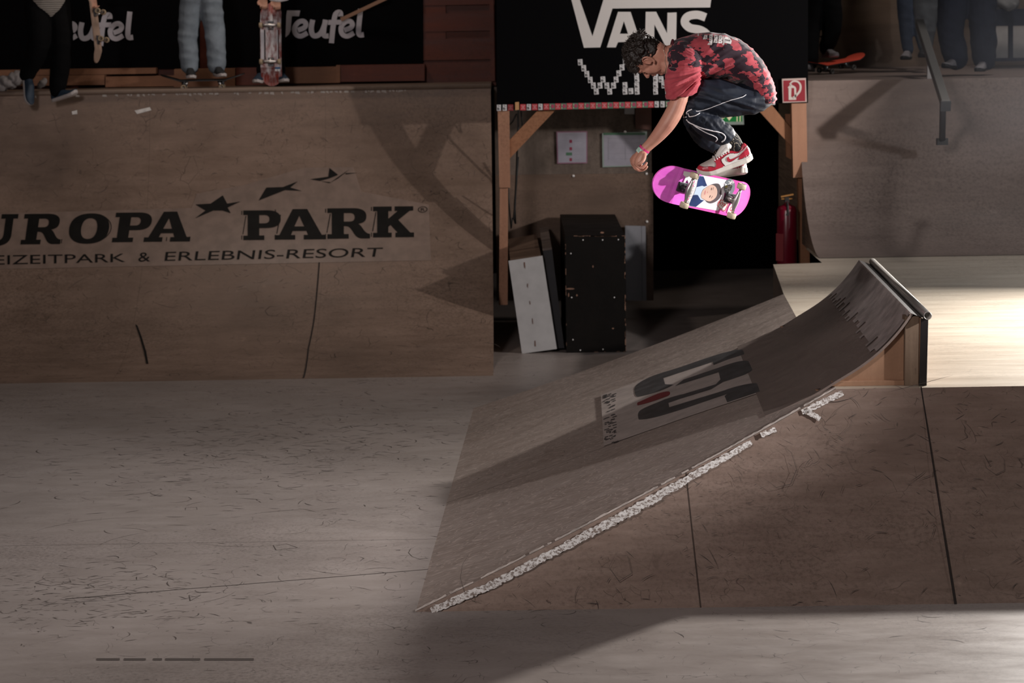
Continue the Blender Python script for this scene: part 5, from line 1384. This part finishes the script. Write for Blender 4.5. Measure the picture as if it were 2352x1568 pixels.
def tee_disp(p, n_):
    x, y = px_of(p)
    sl = max(0, min(1, (1625 - x) / 40)) * max(0, min(1, (y - 105) / 40)) * (1 - .65 * max(0, min(1, (y - 196) / 18)))     # the sleeve: folds fan from the armpit to the hem
    ang = math.atan2(y - 150, x - 1640) 
    fan = 1 - abs(noise.noise(V((ang * 9., math.hypot(x - 1640, y - 150) * .008, 1))) * 2.2)
    body_ = ridge(x, y, -.55, .062, 3.) * .7 + ridge(x, y, .25, .05, 8.) * .3
    low = max(0, min(1, (y - 150) / 40)) * max(0, min(1, (x - 1640) / 30))
    return .021 * sl * (fan - .6) + (1 - sl) * (.006 + .012 * low) * (body_ - .55)
tee = fuse('t_shirt', bm, M_tee, pers, .0062, 2, tee_disp)
at__ = tee.data.attributes.new('bleach', 'FLOAT', 'POINT')
for v in tee.data.vertices:
    x, y = px_of(v.co)
    r = 0.
    fade = max(0, min(1, (1622 - x) / 22)) * max(0, min(1, (y - 148 - (1600 - x) * .12) / 22))
    r += .5 * fade                                            # sleeve and chest bleached right through
    if x > 1770 or (x > 1745 and y < 175 and x - 1745 > (y - 110) * .45): r += .10
    if x < 1640 and y < 130: r += .01
    at__.data[v.index].value = r
bt = bvh_of(tee)
# collar rib and neck chain
bm = bmesh.new(); cpts = []
for k in range(25):
    a = 2 * PI * k / 24; A, B = S(1545, 93), S(1533, 165); cpts.append((A + B) / 2 + (A - B) / 2 * 1.03 * math.cos(a) + V((0, 1, 0)) * .083 * math.sin(a))
tube(bm, cpts, .0065, 8, False); e = mesh('collar_rib', bm, plain('dark_rib', (.10, .012, .02), .8), tee, True); e.matrix_parent_inverse = Matrix()
bb_ = bvh_of(body)
bm = bmesh.new(); f = drape(bb_, .002); tube(bm, [f(*p) for p in catmull([(1535, 101), (1526, 107), (1524, 116), (1528, 127), (1527, 140), (1530, 152), (1528, 164), (1526, 172)], 6)], .0017, 6)
under(pers, mesh('necklace', bm, plain('pale_chain', (.6, .5, .4), .3, .6), smooth=True))
# white print on the back
bm = bmesh.new(); f = drape(bt, .0025); g = lambda x, y: f(1600 + x / 7.84, 60 + y / 7.84)
M_tprint = plain('white_tee_print', (.72, .68, .66), .6)
for q in ([(20, 140), (45, 135), (40, 185), (22, 185)], [(140, 168), (195, 165), (190, 240), (112, 246), (118, 225)], [(232, 155), (290, 150), (285, 300), (275, 346), (196, 342), (204, 318), (226, 300)],
          [(316, 158), (382, 170), (376, 308), (300, 302), (318, 240)], [(398, 178), (440, 172), (470, 190), (462, 316), (388, 312)], [(482, 178), (500, 200), (500, 335), (470, 350), (460, 335), (474, 322)],
          [(512, 190), (600, 222), (632, 275), (618, 328), (500, 306), (500, 262)], [(622, 218), (735, 250), (745, 272), (640, 238)]):
    poly(bm, [q], g, 24)
e = mesh('back_print', bm, M_tprint, tee); e.matrix_parent_inverse = Matrix()
bm = bmesh.new(); f2 = drape(bt, .0038); g2 = lambda x, y: f2(1600 + x / 7.84, 60 + y / 7.84)
for x0, y0 in ((150, 190), (160, 215), (250, 190), (240, 225), (236, 262), (228, 300), (335, 195), (340, 230), (330, 270), (415, 200), (425, 225), (455, 255), (420, 280)):
    poly(bm, [[(x0, y0), (x0 + 16, y0 + 4), (x0 + 13, y0 + 14), (x0 - 3, y0 + 10)]], g2, 0)
for k in range(5): x0 = 518 + k * 19; poly(bm, [[(x0, 244 + k * 4), (x0 + 9, 246 + k * 4), (x0 + 3, 268 + k * 4), (x0 - 6, 266 + k * 4)]], g2, 0)
e = mesh('print_gap', bm, plain('dark_tee', (.03, .014, .02), .8), tee); e.matrix_parent_inverse = Matrix()

# ---- trousers
mt, nt, b = newmat('navy_nylon'); co = nt.nodes.new('ShaderNodeTexCoord').outputs['Object']
n1 = noise_(nt, co, 7, 5, .6); n2 = noise_(nt, co, 30, 6, .7)
c = mix(nt, ramp(nt, n1, .45, .75), (.009, .012, .020), (.020, .026, .040)); c = mix(nt, ramp(nt, n2, .64, .74, 0, .3), c, (.07, .08, .095))
nt.links.new(c, b.inputs['Base Color']); b.inputs['Roughness'].default_value = .58; b.inputs['Specular IOR Level'].default_value = .22
M_nylon = mt
bm = bmesh.new()
def legloft(secs, dy):
    rings = []
    for t_, bt_, hw, off in secs:
        A, B = S(*t_, off), S(*bt_, off); c = (A + B) / 2; u_ = (A - B) / 2
        rings.append([bm.verts.new(c + u_ * math.cos(2 * PI * k / 22) + V((0, 1, 0)) * hw * math.sin(2 * PI * k / 22)) for k in range(22)])
    for a, b_ in zip(rings, rings[1:]):
        for k in range(22): bm.faces.new((a[k], a[(k + 1) % 22], b_[(k + 1) % 22], b_[k]))
    bm.faces.new(rings[0][::-1]); bm.faces.new(rings[-1])
legloft([((1764, 196), (1772, 240), .08, -.06), ((1742, 190), (1757, 253), .12, -.075), ((1715, 190), (1729, 265), .125, -.10), ((1682, 188), (1692, 268), .115, -.13), ((1648, 180), (1655, 267), .105, -.15), ((1616, 182), (1622, 266), .098, -.165), ((1588, 194), (1592, 268), .090, -.17), ((1570, 222), (1576, 266), .065, -.17)], 0)
legloft([((1590, 232), (1568, 258), .07, -.17), ((1612, 248), (1574, 276), .085, -.168), ((1648, 266), (1600, 304), .083, -.16), ((1676, 286), (1628, 322), .075, -.148), ((1690, 303), (1654, 334), .066, -.138), ((1689, 311), (1668, 334), .058, -.132)], 0)
legloft([((1764, 200), (1770, 240), .08, .06), ((1735, 194), (1745, 256), .12, .09), ((1690, 200), (1696, 266), .11, .13), ((1640, 206), (1646, 270), .10, .16), ((1596, 222), (1590, 276), .085, .17), ((1574, 240), (1572, 272), .06, .17)], 0)
legloft([((1588, 250), (1568, 276), .065, .17), ((1612, 270), (1578, 302), .082, .165), ((1640, 298), (1592, 322), .078, .158), ((1654, 322), (1610, 338), .07, .15), ((1662, 334), (1632, 352), .06, .14)], 0)
ball(bm, S(1742, 212, 0), (.095, .17, .10))
bmesh.ops.recalc_face_normals(bm, faces=bm.faces[:])
def tro_disp(p, n_):
    x, y = px_of(p)
    th_ = max(0, min(1, (272 - y) / 10))
    f_ = ridge(x, y, .28, .075, 2.) * th_ + (1 - th_) * (ridge(x, y, .75, .08, 6.) * .6 + ridge(x, y, 2.1, .10, 4.) * .4)
    bun = max(0, 1 - math.hypot(x - 1645, y - 272) / 34) * ridge(x, y, 1.35, .16, 7.)
    return .0085 * (f_ - .55) * (1 if x < 1735 else .45) + .007 * bun
tro = fuse('trousers', bm, M_nylon, pers, .0072, 3, tro_disp)
btr = bvh_of(tro)
M_pipe = plain('white_piping', (.72, .70, .72), .5)
bm = bmesh.new(); f = drape(btr, .0022); h = lambda x, y: f(1420 + x / 4.9, 200 + y / 4.9)
def pipe(pts, r): tube(bm, [h(*p) for p in catmull(pts, 8)], r, 6)
pipe([(872, 272), (905, 268), (1000, 245), (1110, 205), (1230, 158), (1340, 128), (1400, 112), (1436, 88)], .0022)
pipe([(770, 362), (800, 395), (850, 420), (930, 455), (1030, 485), (1120, 505), (1175, 522), (1205, 555), (1195, 592), (1165, 614)], .0036)
pipe([(850, 425), (900, 460), (980, 505), (1060, 540), (1100, 560), (1114, 585), (1100, 610)], .0032)
pipe([(828, 248), (790, 268), (772, 285), (774, 300)], .0030); pipe([(786, 292), (798, 318), (806, 332), (860, 322), (915, 296)], .0026); pipe([(718, 340), (745, 338), (772, 336)], .0030)
e = mesh('piping', bm, M_pipe, tro, True); e.matrix_parent_inverse = Matrix()
# ---- socks
mt, nt, b = newmat('patterned_sock'); co = nt.nodes.new('ShaderNodeTexCoord').outputs['Object']
wv = nt.nodes.new('ShaderNodeTexWave'); wv.wave_type = 'RINGS'; wv.inputs['Scale'].default_value = 34; wv.inputs['Distortion'].default_value = 7; wv.inputs['Detail'].default_value = 2; nt.links.new(co, wv.inputs['Vector'])
nt.links.new(mix(nt, ramp(nt, wv.outputs[1], .90, .96), (.007, .007, .009), (.28, .25, .19)), b.inputs['Base Color']); b.inputs['Roughness'].default_value = .85
bm = bmesh.new(); limb(bm, [S(1674, 314, -.13), S(1683, 323, -.13), S(1690, 333, -.13), S(1694, 343, -.13), S(1696, 350, -.13)], [.047, .043, .040, .040, .038], 18); under(pers, mesh('sock', bm, mt, smooth=True))
bm = bmesh.new(); limb(bm, [S(1648, 338, .14), S(1662, 352, .13), S(1672, 366, .13)], [.045, .040, .040], 16); under(pers, mesh('sock', bm, mt, smooth=True))

# ---- shoes: profile read along the sole, x 0 heel to 1 toe, z up from the sole in shoe lengths
M_sw = plain('white_leather', (.70, .67, .64), .42); M_sg = plain('pale_grey_leather', (.47, .42, .39), .5, var=.06); M_sr = plain('red_leather', (.43, .022, .045), .36); M_smid = plain('white_midsole', (.66, .62, .56), .5, var=.06)
M_slace = plain('white_lace', (.72, .70, .68), .6); M_sdark = plain('dark_outline', (.05, .006, .012), .6); M_tong = plain('taupe_tongue', (.30, .25, .23), .7, var=.1)
topz = [(0, .20), (.035, .29), (.07, .345), (.11, .325), (.155, .285), (.20, .262), (.26, .262), (.32, .285), (.38, .30), (.46, .305), (.54, .295), (.62, .275), (.70, .255), (.80, .232), (.88, .200), (.94, .162), (.98, .12), (1, .08)]
shw = [(0, .030), (.008, .055), (.03, .085), (.12, .112), (.25, .118), (.4, .122), (.55, .138), (.7, .156), (.82, .155), (.92, .125), (.97, .080), (1, .025)]
def lerp_t(T, x):
    for (a, va), (b_, vb) in zip(T, T[1:]):
        if x <= b_: return va + (vb - va) * (x - a) / (b_ - a)
    return T[-1][1]
def inpoly(x, y, P_):
    r = False
    for i in range(len(P_)):
        (xa, ya), (xb, yb) = P_[i - 1], P_[i]
        if (ya > y) != (yb > y) and x < (xb - xa) * (y - ya) / (yb - ya) + xa: r = not r
    return r
NEAR = V((0, -1, 0))
TILT = math.radians(20)
def sneaker(heel, toe):
    """low sneaker, heel to toe along its sole, leaning a little so its top shows"""
    h_, t_ = V(heel), V(toe); L = (t_ - h_).length; f_ = (t_ - h_).normalized()
    u0 = (CU - f_ * CU.dot(f_)).normalized(); s0 = f_.cross(u0); s0 = s0 if s0.dot(NEAR) > 0 else -s0
    u_ = u0 * math.cos(TILT) + s0 * math.sin(TILT); s_ = s0 * math.cos(TILT) - u0 * math.sin(TILT)
    W = lambda x, y, z: h_ + (f_ * x + s_ * y + u_ * z) * L
    spring = lambda x: .085 * max(0, (x - .74) / .26) ** 2 + .02 * max(0, (.1 - x) / .1)
    SOLE = .088
    HX, HY, LP_ = 1732., 365.5, 132.                       # where the heel stands in the picture the leather pieces were read from
    def conv(cx, cy):
        dx, dy = 1580 + cx / 11.2 - HX, 280 + cy / 11.2 - HY
        return (-.930 * dx + .368 * dy) / LP_, (-.368 * dx - .930 * dy) / LP_
    Z_ = lambda *pts: [conv(*p) for p in pts]
    red = [Z_((215, 1310), (250, 1130), (300, 1185), (340, 1220), (420, 1232), (560, 1214), (640, 1220), (690, 1232), (740, 1160), (830, 1230), (850, 1290), (700, 1350), (500, 1380), (300, 1380)),
           Z_((655, 1050), (690, 1070), (850, 1020), (880, 1100), (965, 1190), (850, 1285), (740, 1240), (715, 1160), (700, 1130)),
           Z_((655, 1050), (720, 985), (800, 935), (880, 880), (960, 815), (1060, 790), (1120, 770), (1130, 830), (1050, 860), (960, 920), (880, 990), (850, 1020), (690, 1075)),
           Z_((1080, 700), (1200, 690), (1330, 640), (1390, 480), (1470, 440), (1545, 580), (1500, 640), (1420, 745), (1300, 820), (1200, 848), (1090, 850)),
           Z_((1330, 905), (1400, 830), (1500, 740), (1560, 690), (1640, 740), (1590, 850), (1500, 925), (1400, 975), (1305, 1008))]
    bm = bmesh.new(); rows = []; nx, na = 110, 48
    for i in range(nx + 1):
        x = i / nx; w = lerp_t(shw, x); tz = lerp_t(topz, x) + spring(x); bz_ = SOLE * .6 + spring(x)
        ring = []
        for k in range(na + 1):
            a = PI * k / na; z = bz_ + (tz - bz_) * abs(math.sin(a)) ** .62
            inset = 1 - .40 * max(0, (z - bz_) / .27) ** 1.3
            ring.append(bm.verts.new(W(x, w * inset * math.copysign(abs(math.cos(a)) ** .55, math.cos(a)), z)))
        rows.append(ring)
    for i in range(nx):
        for k in range(na):
            q = bm.faces.new((rows[i][k], rows[i][k + 1], rows[i + 1][k + 1], rows[i + 1][k]))
            c_ = q.calc_center_median() - h_; X, Y_, Z = c_.dot(f_) / L, c_.dot(s_) / L, c_.dot(u_) / L
            zp = Z * math.cos(TILT) - abs(Y_) * math.sin(TILT)  # as the near side shows it
            mi = 0
            if any(inpoly(X, zp, z_) for z_ in red): mi = 1
            elif X > .66 or inpoly(X, zp, Z_((300, 1000), (660, 1000), (690, 1080), (715, 1160), (690, 1232), (300, 1232))): mi = 2
            elif .36 < X <= .66 and zp > conv(880, 880)[1] - (X - conv(880, 880)[0]) * .33 + .0: mi = 3
            q.material_index = mi
    bm.faces.new(rows[0]); bm.faces.new(rows[-1][::-1])
    bmesh.ops.recalc_face_normals(bm, faces=bm.faces[:])
    sh = under(pers, mesh('shoe', bm, [M_sw, M_sr, M_sg, M_tong], smooth=True))
    def sub(nm, bm_, m_, sm_=False):
        e = mesh(nm, bm_, m_, sh, sm_); e.matrix_parent_inverse = Matrix(); return e
    bm = bmesh.new(); rows = []
    for i in range(61):
        x = -.012 + 1.026 * i / 60; xx = min(1, max(0, x)); w = lerp_t(shw, xx) + .008; sp = spring(xx)
        rows.append([bm.verts.new(W(x, y * w, z + sp)) for y, z in ((-.9, .0), (.9, .0), (1.0, .018), (1.01, SOLE * .62), (.97, SOLE), (-.97, SOLE), (-1.01, SOLE * .62), (-1.0, .018))])
    for a, b_ in zip(rows, rows[1:]):
        for k in range(8): bm.faces.new((a[k], a[(k + 1) % 8], b_[(k + 1) % 8], b_[k]))
    bm.faces.new(rows[0][::-1]); bm.faces.new(rows[-1]); bmesh.ops.recalc_face_normals(bm, faces=bm.faces[:])
    sub('sole', bm, M_smid)
    bm = bmesh.new(); limb(bm, [W(.56, 0, .27), W(.46, .0, .345), W(.38, .0, .385), W(.345, .0, .375)], [.020, .024, .026, .018], 12); sub('tongue', bm, M_sw, True)
    bv = BVHTree.FromPolygons([v.co for v in sh.data.vertices], [list(p.vertices) for p in sh.data.polygons])
    def lay(off):
        def g(cx, cy):
            X, zp = conv(cx, cy); o_ = h_ + (f_ * X + u0 * zp + s0 * .8) * L; hh_ = bv.ray_cast(o_, -s0)
            p_ = hh_[0] if hh_[0] is not None else h_ + (f_ * X + u0 * zp + s0 * .1) * L; return p_ + s0 * off
        return g
    bm = bmesh.new(); g = lay(.0022)
    poly(bm, [[(990, 1010), (1005, 960), (1045, 935), (1055, 980), (1095, 1003), (1180, 975), (1320, 890), (1450, 755), (1530, 640), (1535, 690), (1440, 805), (1340, 895), (1240, 970), (1130, 1050), (1060, 1075), (1010, 1055)]], g, 40)
    sub('swoosh', bm, M_sr)
    bm = bmesh.new(); g = lay(.0006)
    for ln in ([(1330, 905), (1318, 950), (1305, 1008)], [(1330, 905), (1400, 830), (1500, 740), (1560, 690)], [(1305, 1005), (1400, 972), (1500, 922), (1585, 850)], [(850, 1022), (880, 1100), (965, 1190)], [(850, 1020), (960, 920), (1050, 862), (1130, 835), (1250, 835), (1340, 790), (1440, 690), (1530, 600)],
               [(320, 1205), (420, 1235), (560, 1214), (640, 1220), (690, 1232), (715, 1160), (690, 1075)], [(1060, 1078), (1130, 1052), (1240, 972), (1340, 897), (1440, 807)]):
        tube(bm, [g(*p) for p in catmull(ln, 4)], .0011, 5)
    sub('seam', bm, M_sdark)
    bm = bmesh.new(); g = lay(.003)
    for cx, cy in ((680, 1048), (742, 1012), (792, 968), (860, 930), (905, 885), (965, 855), (1035, 822)):
        A_ = g(cx, cy); c_ = A_ - h_; X = c_.dot(f_) / L; Zt = lerp_t(topz, min(1, X)) + spring(X) + .014; Y0 = c_.dot(s_) / L; Zc = c_.dot(u_) / L
        tube(bm, [A_, W(X - .01, Y0 * .6, (Zc + Zt) / 2 + .018), W(X - .015, 0, Zt), W(X - .01, -Y0 * .6, (Zc + Zt) / 2 + .018), W(X, -Y0, Zc)], .0036, 6); ball(bm, A_, .0046, None, 1)
    sub('laces', bm, M_slace, True)
    return sh, (h_, f_, u_, s_, L)
H0, T0 = (1728.5, 366.0, -.13), (1607, 407.5, -.15)
shl, frL = sneaker(S(*H0), S(*T0))
# the other shoe: the same shoe, turned away and set behind
def frame_m(h_, f_, u_, s_):
    m_ = Matrix((f_, s_, u_)).transposed().to_4x4(); m_.translation = h_; return m_
hR, tR = S(1714, 399, .13), S(1627, 411, .28); fR = (tR - hR).normalized(); uR = (CU - fR * CU.dot(fR)).normalized(); sR = fR.cross(uR); sR = sR if sR.dot(NEAR) > 0 else -sR
MT = frame_m(hR, fR, uR, sR) @ frame_m(*frL[:4]).inverted()
r_ = shl.copy(); COL.objects.link(r_); r_.parent = pers; r_.matrix_parent_inverse = Matrix.Translation(-pers.location) ; r_.matrix_basis = MT
for ch in list(shl.children):
    c_ = ch.copy(); COL.objects.link(c_); c_.parent = r_; c_.matrix_parent_inverse = Matrix()
# ---- wristbands
def band(nm, a, b_, r0, r1, mat):
    bm = bmesh.new(); A, B = V(a), V(b_); rg = []
    t = (B - A).normalized(); x_, y_ = frame_of(t)
    for p, r in ((A, r0 - .002), (A, r0), (B, r1), (B, r1 - .002)): rg.append([bm.verts.new(p + x_ * r * math.cos(2 * PI * k / 24) + y_ * r * math.sin(2 * PI * k / 24)) for k in range(24)])
    for q in range(4):
        for k in range(24): bm.faces.new((rg[q][k], rg[q][(k + 1) % 24], rg[(q + 1) % 4][(k + 1) % 24], rg[(q + 1) % 4][k]))
    bmesh.ops.recalc_face_normals(bm, faces=bm.faces[:]); under(pers, mesh(nm, bm, mat, smooth=False))['label'] = {'wristband': 'band round the left wrist'}[nm]
mt, nt, b = newmat('mint_band'); co = nt.nodes.new('ShaderNodeTexCoord').outputs['Object']
nt.links.new(mix(nt, ramp(nt, noise_(nt, co, 70, 2), .5, .58), (.50, .68, .56), (.25, .42, .38)), b.inputs['Base Color']); b.inputs['Roughness'].default_value = .5
band('wristband', WRL.lerp(ELL, .02) , WRL + (WRL - ELL).normalized() * .022, .0335, .0335, mt)
band('wristband', WRL.lerp(ELL, .07), WRL.lerp(ELL, .028), .0330, .0335, plain('pink_band', (.62, .04, .20), .5))

# ---- the pink skateboard in mid-air
def bdir(x, y, z): return (CR * x + CU * y - FW * z)        # picture right, up, towards the camera
lx = bdir(116, -19, -90).normalized()
nw = bdir(-22, -66, -14.4).normalized()
nn = lx.cross(nw); nn = nn if nn.dot(FW) < 0 else -nn
# wheel axles sit 6 cm out of the deck; the axle midpoints are at (1580, 440) and (1696, 459)
mid = PY(1638, 449.5, SD - .06) - nn * .058
BM = Matrix((lx, nn.cross(lx), nn)).transposed().to_4x4(); BM.translation = mid
mt, nt, b = newmat('pink_stained_deck'); co = nt.nodes.new('ShaderNodeTexCoord').outputs['Object']
n1 = noise_(nt, co, 7, 5, .6, (1, 3, 1)); n2 = noise_(nt, co, 22, 4, .6, (1, 2, 1)); sx = nt.nodes.new('ShaderNodeSeparateXYZ'); nt.links.new(co, sx.inputs[0])
c = mix(nt, ramp(nt, n1, .35, .65), (.72, .11, .60), (.80, .17, .66)); c = mix(nt, ramp(nt, sx.outputs[0], -.12, .0), c, (.80, .10, .44)); c = mix(nt, ramp(nt, n2, .66, .76, 0, .4), c, (.85, .42, .62))
nt.links.new(c, b.inputs['Base Color']); b.inputs['Roughness'].default_value = .3
M_pink = mt
MI = BM.inverted()
def bl(cx, cy):
    """point of the enlarged picture brought onto the underside, in the board's own frame"""
    d = ray(1500 + cx / 10.226, 380 + cy / 10.226); o_ = MI @ CO; dd = MI.to_3x3() @ d; t = -o_.z / dd.z; p = o_ + dd * t
    return p.x, p.y
def pink_gfx(o, dk, dz):
    def piece(nm, loops, mat, off, raw=False):
        bm = bmesh.new()
        for l in loops:
            L = [[bl(*p) for p in q] for q in l]
            poly(bm, L, lambda x, y: V((x, y, dz(x) + off + (0 if abs(x) < .25 else .0006))), .03)
        return mesh(nm, bm, mat, dk)
    piece('white_print', [[[(1180, 232), (1722, 335), (1700, 520), (1650, 780), (1548, 1020), (1520, 1062), (818, 945), (930, 700), (960, 480), (1050, 250)]]], plain('board_white', (.78, .74, .80), .35), .0012)
    piece('white_sticker', [[[(722, 128), (985, 180), (1060, 250), (1010, 480), (930, 720), (825, 950), (770, 880), (880, 560), (800, 330), (735, 420), (690, 450), (760, 270), (700, 215)]]], plain('board_sticker_white', (.76, .74, .74), .35), .0016)
    piece('navy_jacket', [[bez((1078, 240), (1178, 255), ((1220, 330), (1225, 400), (1268, 470)), (1150, 505), (1015, 505), (1040, 380))], [bez((935, 690), (1050, 688), ((1080, 760), (1130, 815), (1195, 812)), (1110, 880), (1000, 968), (828, 935))]], plain('board_navy', (.022, .045, .14), .35, var=.25), .0022)
    piece('pale_shirt', [[[(1012, 505), (1150, 472), (1240, 508), (1160, 560), (1122, 650), (1118, 740), (1170, 812), (1110, 800), (1045, 690), (952, 680)]]], plain('board_shirt', (.55, .66, .80), .35), .0026)
    piece('dark_hair', [[bez((1240, 520), ((1330, 440), (1450, 400), (1530, 425)), ((1600, 460), (1610, 640), (1585, 720)), ((1540, 820), (1400, 890), (1340, 885)), ((1280, 875), (1240, 850), (1225, 800)))]], plain('board_hair', (.09, .07, .075), .4, var=.3), .0030)
    piece('face', [[bez((1130, 640), ((1150, 560), (1240, 500), (1340, 452)), ((1430, 440), (1490, 500), (1500, 600)), ((1510, 720), (1440, 800), (1330, 838)), ((1250, 840), (1200, 790), (1160, 775)), ((1110, 770), (1110, 700), (1130, 640)))]], plain('board_face', (.62, .42, .34), .4, var=.1), .0034)
    piece('face_features', [[ell(1362, 545, 10, 34, 12, .15)], [ell(1328, 722, 10, 34, 12, .5)], [ell(1402, 538, 5, 40, 10, .1)], [ell(1372, 738, 5, 38, 10, .4)]], plain('board_dark_line', (.10, .055, .05), .4), .0038)
    piece('mouth', [[ell(1212, 632, 13, 58, 14, .2)], [ell(1272, 622, 7, 22, 10, .2)]], plain('board_mouth', (.52, .20, .20), .4), .0038)
    piece('round_sticker', [[ell(1790, 500, 130, 192, 30, .12)]], plain('board_grey_disc', (.16, .18, .20), .4), .0026)
    bm = bmesh.new()
    def tx(s, cx, cy, w, h, ang, mat, off):
        bm = bmesh.new(); c_, s_ = math.cos(ang), math.sin(ang)
        def f(u, v):
            x, y = bl(cx + (u - .5) * w * c_ + (v - .5) * h * s_, cy + (u - .5) * w * s_ - (v - .5) * h * c_); return V((x, y, dz(x) + off))
        text(bm, s, f, 0, 1, 0, 1, .02); return mesh('lettering', bm, mat, dk)
    Mw = plain('board_letter_white', (.75, .75, .75), .4)
    tx('SUP', 1830, 420, 150, 75, 2.2, Mw, .0034); tx('PORT', 1775, 500, 260, 80, 1.75, Mw, .0034); tx('A T', 1705, 500, 190, 62, 1.45, Mw, .0034); tx('R', 1712, 500, 52, 60, 1.45, plain('board_letter_yellow', (.70, .62, .10), .4), .0036)
    piece('red_label', [[[(1580, 785), (1700, 830), (1770, 900), (1720, 1000), (1680, 1082), (1540, 1000), (1498, 930), (1520, 850)]], [[(1840, 880), (1885, 920), (1870, 1000), (1790, 1140), (1735, 1100), (1780, 960)]]], plain('board_sticker_white', (0, 0, 0)), .0030)
    piece('red_frame', [[[(1582, 790), (1694, 833), (1762, 900), (1715, 998), (1678, 1072), (1544, 994), (1504, 928), (1524, 854)], [(1588, 806), (1690, 846), (1744, 902), (1700, 994), (1670, 1050), (1554, 984), (1518, 924), (1534, 860)]]], plain('board_red', (.55, .05, .06), .4), .0036)
    tx('HYP', 1612, 905, 170, 105, .62, plain('board_red', (0, 0, 0)), .0038); tx('O', 1830, 1010, 60, 110, .4, plain('board_red', (0, 0, 0)), .0038)
    # scribbled strip under the front truck
    bm = bmesh.new(); rg = random.Random(5)
    for i in range(44):
        t = rg.random(); x = 1000 - 190 * t + rg.uniform(-45, 25); y = 330 + 560 * t; a = rg.uniform(0, 3)
        poly(bm, [[bl(x + 14 * math.cos(a + k) * rg.uniform(.5, 1.2), y + 10 * math.sin(a + k)) for k in (0, .5, 2.9, 3.4)]], lambda X, Y_: V((X, Y_, .0024)))
    mesh('scribble', bm, M_ink, dk)
    bm = bmesh.new()
    for x, y in ((955, 380), (935, 470), (905, 545), (845, 715), (815, 790)):
        poly(bm, [[bl(x - 12, y + 25), bl(x + 2, y - 28), bl(x + 16, y - 20), bl(x + 4, y + 30)]], lambda X, Y_: V((X, Y_, .0027)))
    mesh('pink_mark', bm, plain('board_hot_pink', (.75, .03, .25), .4), dk)
skateboard('skateboard', 'pink skateboard turning in mid-air below the skater, its stickered underside to the camera', BM, M_pink, M_grip, M_cream, None, None, pink_gfx, .105, .366)

# ================================================================== SMOKE HANGING BY THE RIGHT QUARTER PIPE
mt = bpy.data.materials.new('thin_smoke'); mt.use_nodes = True; nt = mt.node_tree; nt.nodes.remove(nt.nodes['Principled BSDF'])
vs_ = nt.nodes.new('ShaderNodeVolumePrincipled'); nt.links.new(vs_.outputs[0], nt.nodes['Material Output'].inputs['Volume'])
vs_.inputs['Color'].default_value = (.82, .88, 1, 1); vs_.inputs['Anisotropy'].default_value = .2
co = nt.nodes.new('ShaderNodeTexCoord').outputs['Object']
ln = nt.nodes.new('ShaderNodeVectorMath'); ln.operation = 'LENGTH'; nt.links.new(co, ln.inputs[0])
fall = ramp(nt, ln.outputs['Value'], 1.0, .15); nz = ramp(nt, noise_(nt, co, 2.2, 3), .32, .7, .25, 1)
nt.links.new(math_(nt, 'MULTIPLY', math_(nt, 'MULTIPLY', fall, nz), .07), vs_.inputs['Density'])
bm = bmesh.new(); bmesh.ops.create_icosphere(bm, subdivisions=3, radius=1)
sm_ = mesh('smoke', bm, mt); sm_.location = (4.7, 19.7, 2.3); sm_.scale = (2.0, 1.3, 1.35); sm_['kind'] = 'stuff'
tag(sm_, 'thin bluish smoke drifting before the right quarter pipe at the edge of the photo', 'smoke')
#@@PART5
